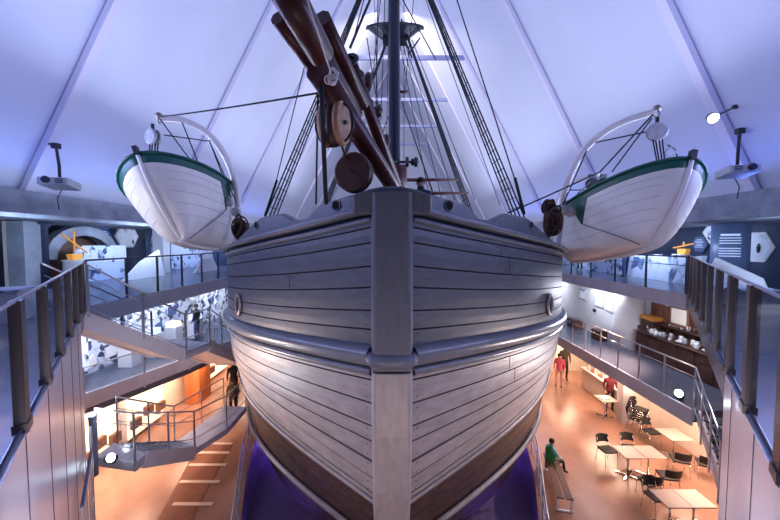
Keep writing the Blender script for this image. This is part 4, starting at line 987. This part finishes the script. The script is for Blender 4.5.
slabpoly('picture_wall', [(11.0, 16.5, 5.3), (11.0, 19.5, 5.3), (11.0, 19.5, 6.9), (11.0, 16.5, 6.9)], 'arctic_mural', 'dark blue mural behind the standing visitor in the right gallery', 'mural')
slabpoly('picture_wall', [(12.6, 19.8, 5.3), (12.6, 27, 5.3), (12.6, 27, 7.3), (12.6, 19.8, 7.3)], 'map_mural', 'far pale mural in the right gallery', 'mural')
slabpoly('picture_wall', [(-12.4, 19.5, 5.3), (-12.4, 27, 5.3), (-12.4, 27, 7.2), (-12.4, 19.5, 7.2)], 'arctic_mural', 'far blue mural in the left gallery', 'mural')
rr = random.Random(21)
for i, (x, y) in enumerate(((-5.6, 3.9), (-6.9, 4.9), (-8.6, 4.6), (-7.6, 6.6), (-9.8, 6.4), (6.2, 4.6), (7.6, 5.4), (9.0, 6.6), (8.7, 8.4), (10.6, 8.6))):
    sd = 'left' if x < 0 else 'right'
    root = empty('display_plinth', (x, y, 5.3), ['low display plinth nearest the viewer behind the left glass', 'low display plinth second from the viewer behind the left glass', 'low display plinth farthest left behind the left glass', 'low display plinth by the corner of the left glass', 'low display plinth in front of the left columns',
        'low display plinth nearest the viewer behind the right glass', 'low display plinth second from the viewer behind the right glass', 'low display plinth in the middle behind the right glass', 'low display plinth by the far end of the right glass', 'low display plinth in front of the right text column'][i], 'plinth', None, rr.uniform(-.8, .8))
    h_ = rr.uniform(.35, .8); mb = MB(); mb.box((0, 0, h_/2), (.9, .7, h_)); mb.build('base', ['white', 'darkblue', 'concrete'][i % 3], root)
    mb = MB(); mb.box((0, 0, h_+.02), (.96, .76, .04)); mb.build('picture_top', ['arctic_mural', 'collage_mural', 'map_mural'][i % 3], root)
# arched cave mouth left
mb = MB()
for i in range(10):
    a0 = PI*i/10; a1 = PI*(i+1)/10
    for r0, r1, mi in ((1.0, 1.35, 0),):
        q = [(-12.6, 14.0+r0*math.cos(a0)*1.25, 6.2+r0*math.sin(a0)*.9), (-12.6, 14.0+r1*math.cos(a0)*1.25, 6.2+r1*math.sin(a0)*.95), (-12.6, 14.0+r1*math.cos(a1)*1.25, 6.2+r1*math.sin(a1)*.95), (-12.6, 14.0+r0*math.cos(a1)*1.25, 6.2+r0*math.sin(a1)*.9)]
        mb.prism(q, (.35, 0, 0))
mb.box((-12.9, 14, 6.2), (.1, 2.4, 1.9), None, 1)
tag(mb.build('arched_niche', ['concrete', 'brown']), 'dark arched niche behind the orange boat model', 'niche')
# orange models
def model(c, lab, tall):
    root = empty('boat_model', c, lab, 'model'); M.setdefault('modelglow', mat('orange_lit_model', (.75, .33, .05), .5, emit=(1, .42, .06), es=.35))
    mb = MB(); mb.lathe([(.28, 5.3-c[2]), (.25, -.05), (.3, 0)], c, n=14); adopt(root, mb.build('pedestal', 'white'))
    mb = MB(); c = Vector(c); mb.prism([c+Vector(p) for p in ((0, -.24, .22), (0, -.18, 0), (0, .18, 0), (0, .24, .22))], (.2, 0, 0)); adopt(root, mb.build('hull', 'modelglow', bevel=.03))
    mb = MB(); mb.tube([c+Vector((.1, 0, .3)), c+Vector((.1, 0, tall))], .03, 8); adopt(root, mb.build('mast', 'modelglow'))
    mb = MB(); mb.tube([c+Vector((.1, -.45*(1), tall*.85)), c+Vector((.1, .5, .25))], .03, 8); adopt(root, mb.build('yard', 'modelglow'))
model((-11.2, 12.2, 6.2), 'small glowing orange boat model with crossed spars, left gallery', 1.05)
model((11.75, 14.0, 6.35), 'small glowing orange tent-shaped boat model, right gallery', .5)
# left mid gallery exhibits
rr = random.Random(12)
for i in range(34):
    y = 11.2+i*.30+rr.uniform(-.1, .1); z = 2.7+rr.uniform(0, 1.9); s_ = rr.uniform(.22, .5)
    root = empty('exhibit_board', (-10.3, y, z), 'small tilted picture board on the crowded wall under the left gallery', 'board', 'picture boards on the collage wall')
    a = rr.uniform(-.5, .5); rot = Matrix.Rotation(a, 3, 'X')
    mb = MB(); mb.box((0, 0, 0), (.06, s_, s_*.8), rot); mb.build('board', rr.choice(['white', 'screenblue', 'white', 'concrete', 'photo_mural']), root)
for i, (y, x) in enumerate(((12.6, -9.6), (13.7, -9.5), (14.9, -9.4), (16.4, -9.3))):
    mb = MB(); mb.box((0, 0, .45), (.5, .5, .9)); mb.box((0, 0, 1.0), (.42, .42, .2), None, 1); tag(mb.build('showcase', ['white', 'screenwhite' if i != 2 else 'glowwarm'], loc=(x, y, 2.3)), ['white showcase nearest the orange pillar on the middle left level', 'second white showcase along the middle left level', 'showcase with a warm orange light on the middle left level', 'farthest white showcase on the middle left level'][i], 'showcase')
slabpoly('wall_mural', [(-10.05, 7.2, 2.5), (-10.05, 11.3, 2.5), (-10.05, 11.3, 4.6), (-10.05, 7.2, 4.6)], 'photo_mural', 'black and white mural of a crowd under the left gallery', 'mural')
# warm showcases on ground floor left
for y, L_ in ((8.2, 1.5), (10.1, 1.7), (12.2, 1.9), (17.3, 2.2)):
    root = empty('wall_showcase', (-8.88, y, 1.0), {8.2: 'warm lit wall showcase nearest the white wall, left ground floor', 10.1: 'second warm lit wall showcase behind the low platform', 12.2: 'warm lit wall showcase just before the orange pillar', 17.3: 'warm lit wall showcase beyond the orange pillar'}[y], 'showcase')
    mb = MB(); mb.box((0, 0, 0), (.2, L_, 1.7)); mb.build('case', 'white', root)
    mb = MB(); mb.box((.105, 0, 0), (.02, L_-.1, 1.6)); mb.build('lit_panel', 'glowwarm', root)
    for i in range(3): mb = MB(); mb.box((.2, -L_/3+i*L_/3, -.35+.18*(i % 2)), (.14, L_*.2, .3)); mb.build('exhibit', 'brown', root)

# ================================================================ PEOPLE
def person(loc, h, rz, label, top, legs, hair, skin='skin', pose='stand', coat=None, hold=None):
    root = empty('person', loc, label, 'person', None, rz); s = h/1.75
    J = {}
    if pose == 'sit':
        pel = Vector((0, 0, .50)); zs = .0
        J = dict(pelvis=(0, 0, .52), chest=(0, .02, .92), neck=(0, .03, 1.08), head=(0, .06, 1.22), crown=(0, .05, 1.31),
                 shL=(-.19, .02, 1.0), elL=(-.26, .14, .76), haL=(-.14, .36, .66), shR=(.19, .02, 1.0), elR=(.26, .14, .76), haR=(.14, .36, .66),
                 hiL=(-.10, .02, .50), knL=(-.13, .45, .52), anL=(-.13, .52, .10), toL=(-.14, .68, .05), hiR=(.10, .02, .50), knR=(.13, .45, .52), anR=(.13, .52, .10), toR=(.14, .68, .05))
    else:
        J = dict(pelvis=(0, 0, .95), chest=(0, 0, 1.32), neck=(0, .01, 1.48), head=(0, .03, 1.62), crown=(0, .02, 1.70),
                 shL=(-.19, 0, 1.41), elL=(-.25, 0, 1.13), haL=(-.22, .12, .90), shR=(.19, 0, 1.41), elR=(.25, 0, 1.13), haR=(.20, .14, .92),
                 hiL=(-.10, 0, .90), knL=(-.11, .03, .50), anL=(-.11, -.02, .09), toL=(-.12, .13, .04), hiR=(.10, 0, .90), knR=(.12, .02, .50), anR=(.13, 0, .09), toR=(.15, .15, .04))
    rad = dict(pelvis=.15, chest=.16, neck=.055, head=.095, crown=.075, shL=.07, elL=.045, haL=.035, shR=.07, elR=.045, haR=.035, hiL=.09, knL=.06, anL=.045, toL=.035, hiR=.09, knR=.06, anR=.045, toR=.035)
    names = list(J); E = [('pelvis', 'chest', 1), ('chest', 'neck', 1), ('neck', 'head', 0), ('head', 'crown', 0), ('chest', 'shL', 1), ('shL', 'elL', 1), ('elL', 'haL', 1), ('chest', 'shR', 1), ('shR', 'elR', 1), ('elR', 'haR', 1),
        ('pelvis', 'hiL', 2), ('hiL', 'knL', 2), ('knL', 'anL', 2), ('anL', 'toL', 3), ('pelvis', 'hiR', 2), ('hiR', 'knR', 2), ('knR', 'anR', 2), ('anR', 'toR', 3)]
    me = bpy.data.meshes.new('body'); me.from_pydata([Vector(J[n])*s for n in names], [(names.index(a), names.index(b)) for a, b, _ in E], [])
    o = bpy.data.objects.new('tmp_body', me); COL.objects.link(o)
    md = o.modifiers.new('skin', 'SKIN'); 
    for i, n in enumerate(names): v = me.skin_vertices[0].data[i]; v.radius = (rad[n]*s, rad[n]*s*(.8 if n in ('chest', 'pelvis') else 1)); v.use_root = n == 'pelvis'
    sb = o.modifiers.new('sub', 'SUBSURF'); sb.levels = 2; sb.render_levels = 2
    dg = bpy.context.evaluated_depsgraph_get(); dg.update(); nm_ = bpy.data.meshes.new_from_object(o.evaluated_get(dg)); bpy.data.objects.remove(o)
    for m_ in (skin, top, legs, 'black'): nm_.materials.append(M[m_])
    def dist(p, a, b): ab = b-a; t = max(0, min(1, (p-a).dot(ab)/max(ab.length_squared, 1e-9))); return (p-a-ab*t).length
    for p in nm_.polygons:
        c = p.center/s; best = min(E, key=lambda e: dist(c, Vector(J[e[0]]), Vector(J[e[1]]))-(rad[e[0]]+rad[e[1]])/2); mi = best[2]
        for hnd in ('haL', 'haR'):
            if (c-Vector(J[hnd])).length < .07: mi = 0
        p.material_index = mi; p.use_smooth = True
    body = bpy.data.objects.new('body', nm_); COL.objects.link(body); body.parent = root
    hd = Vector(J['head'])*s; mb = MB(); mb.ball(hd+Vector((0, -.02, .05))*s, (.10*s, .105*s, .095*s), 12); mb.build('hair', hair, root)
    mb = MB()
    for sx_ in (-1, 1): mb.ball(hd+Vector((sx_*.035, .095, .0))*s, .011*s, 6)
    mb.build('eyes', 'black', root)
    mb = MB(); mb.ball(hd+Vector((0, .105, -.02))*s, (.014*s, .02*s, .022*s), 6)
    for sx_ in (-1, 1): mb.ball(hd+Vector((sx_*.1, 0, -.01))*s, (.012*s, .025*s, .03*s), 6)
    mb.build('nose_and_ears', skin, root)
    # hands with fingers
    for hnd, sg in (('haL', -1), ('haR', 1)):
        c = Vector(J[hnd])*s; el = Vector(J['elL' if sg < 0 else 'elR'])*s; d = (c-el).normalized(); mb = MB(); side_ = d.orthogonal().normalized()
        for i in range(4): mb.tube([c+side_*(i-1.5)*.02*s, c+side_*(i-1.5)*.022*s+d*(.06+.01*(i in (1, 2)))*s, c+side_*(i-1.5)*.02*s+d*.085*s+d.cross(side_)*.02*s], .009*s, 6)
        mb.tube([c+side_*.03*s, c+side_*.055*s+d*.035*s], .010*s, 6); mb.build('fingers', skin, root)
    if coat:
        mb = MB(); z1 = 1.0 if pose == 'stand' else .6; mb.lathe([(.19*s, (z1-.32)*s), (.175*s, z1*s), (.185*s, (z1+.35)*s), (.13*s, (z1+.46)*s)], (0, 0, 0), n=16, sx=1.0); mb.build('coat', coat, root)
    return root
for n_, c_ in (('cl_navy', (.02, .03, .07)), ('cl_black', (.015, .015, .018)), ('cl_pink', (.70, .12, .20)), ('cl_rose', (.65, .40, .38)), ('cl_green', (.02, .25, .06)), ('cl_sky', (.22, .55, .65)), ('cl_jeans', (.06, .10, .25)), ('cl_red', (.12, .01, .02)), ('cl_olive', (.10, .09, .06)), ('hair_dark', (.02, .014, .012)), ('hair_brown', (.07, .035, .02))):
    plain(n_, c_)
person((.66, 7.5, 6.5), 1.70, PI*.95, 'person in dark jacket on the ship deck behind the stem', 'cl_navy', 'cl_navy', 'hair_dark')
person((8.65, 16.9, 0), 1.78, PI, 'person in dark clothes standing at the back of the cafe', 'cl_olive', 'cl_black', 'hair_brown')
person((8.0, 16.1, 0), 1.6, PI*.8, 'person in a pink top and pale trousers beside the ship', 'cl_pink', 'cl_rose', 'hair_brown', 'skin2')
person((8.9, 13.75, 0), 1.6, PI*.9, 'person in a dark red top behind the pillar table', 'cl_red', 'cl_black', 'hair_dark')
person((4.72, 9.9, 0), 1.38, -PI*.42, 'person in light blue and green sitting on the pit bench', 'cl_sky', 'cl_black', 'hair_dark', 'skin2', pose='sit', coat='cl_green')
person((-6.75, 14.7, 0), 1.75, PI*.2, 'person in black standing on the ground floor left of the ship', 'cl_black', 'cl_black', 'hair_dark')
person((-6.15, 13.3, 0), 1.5, PI*.1, 'person in olive coat standing nearer, left of the ship', 'cl_olive', 'cl_black', 'hair_brown')
person((10.3, 15.2, 5.3), 1.78, PI*.3, 'visitor in jeans standing in the upper right gallery below the lifeboat', 'cl_navy', 'cl_jeans', 'hair_dark')
person((10.6, 19.3, 5.3), 1.7, PI*.6, 'visitor in a red coat far along the upper right gallery', 'cl_red', 'cl_black', 'hair_brown')
person((-8.9, 15.8, 2.3), 1.7, PI*.5, 'visitor at the showcases on the middle left level', 'cl_black', 'cl_jeans', 'hair_dark')
bpy.context.view_layer.update()
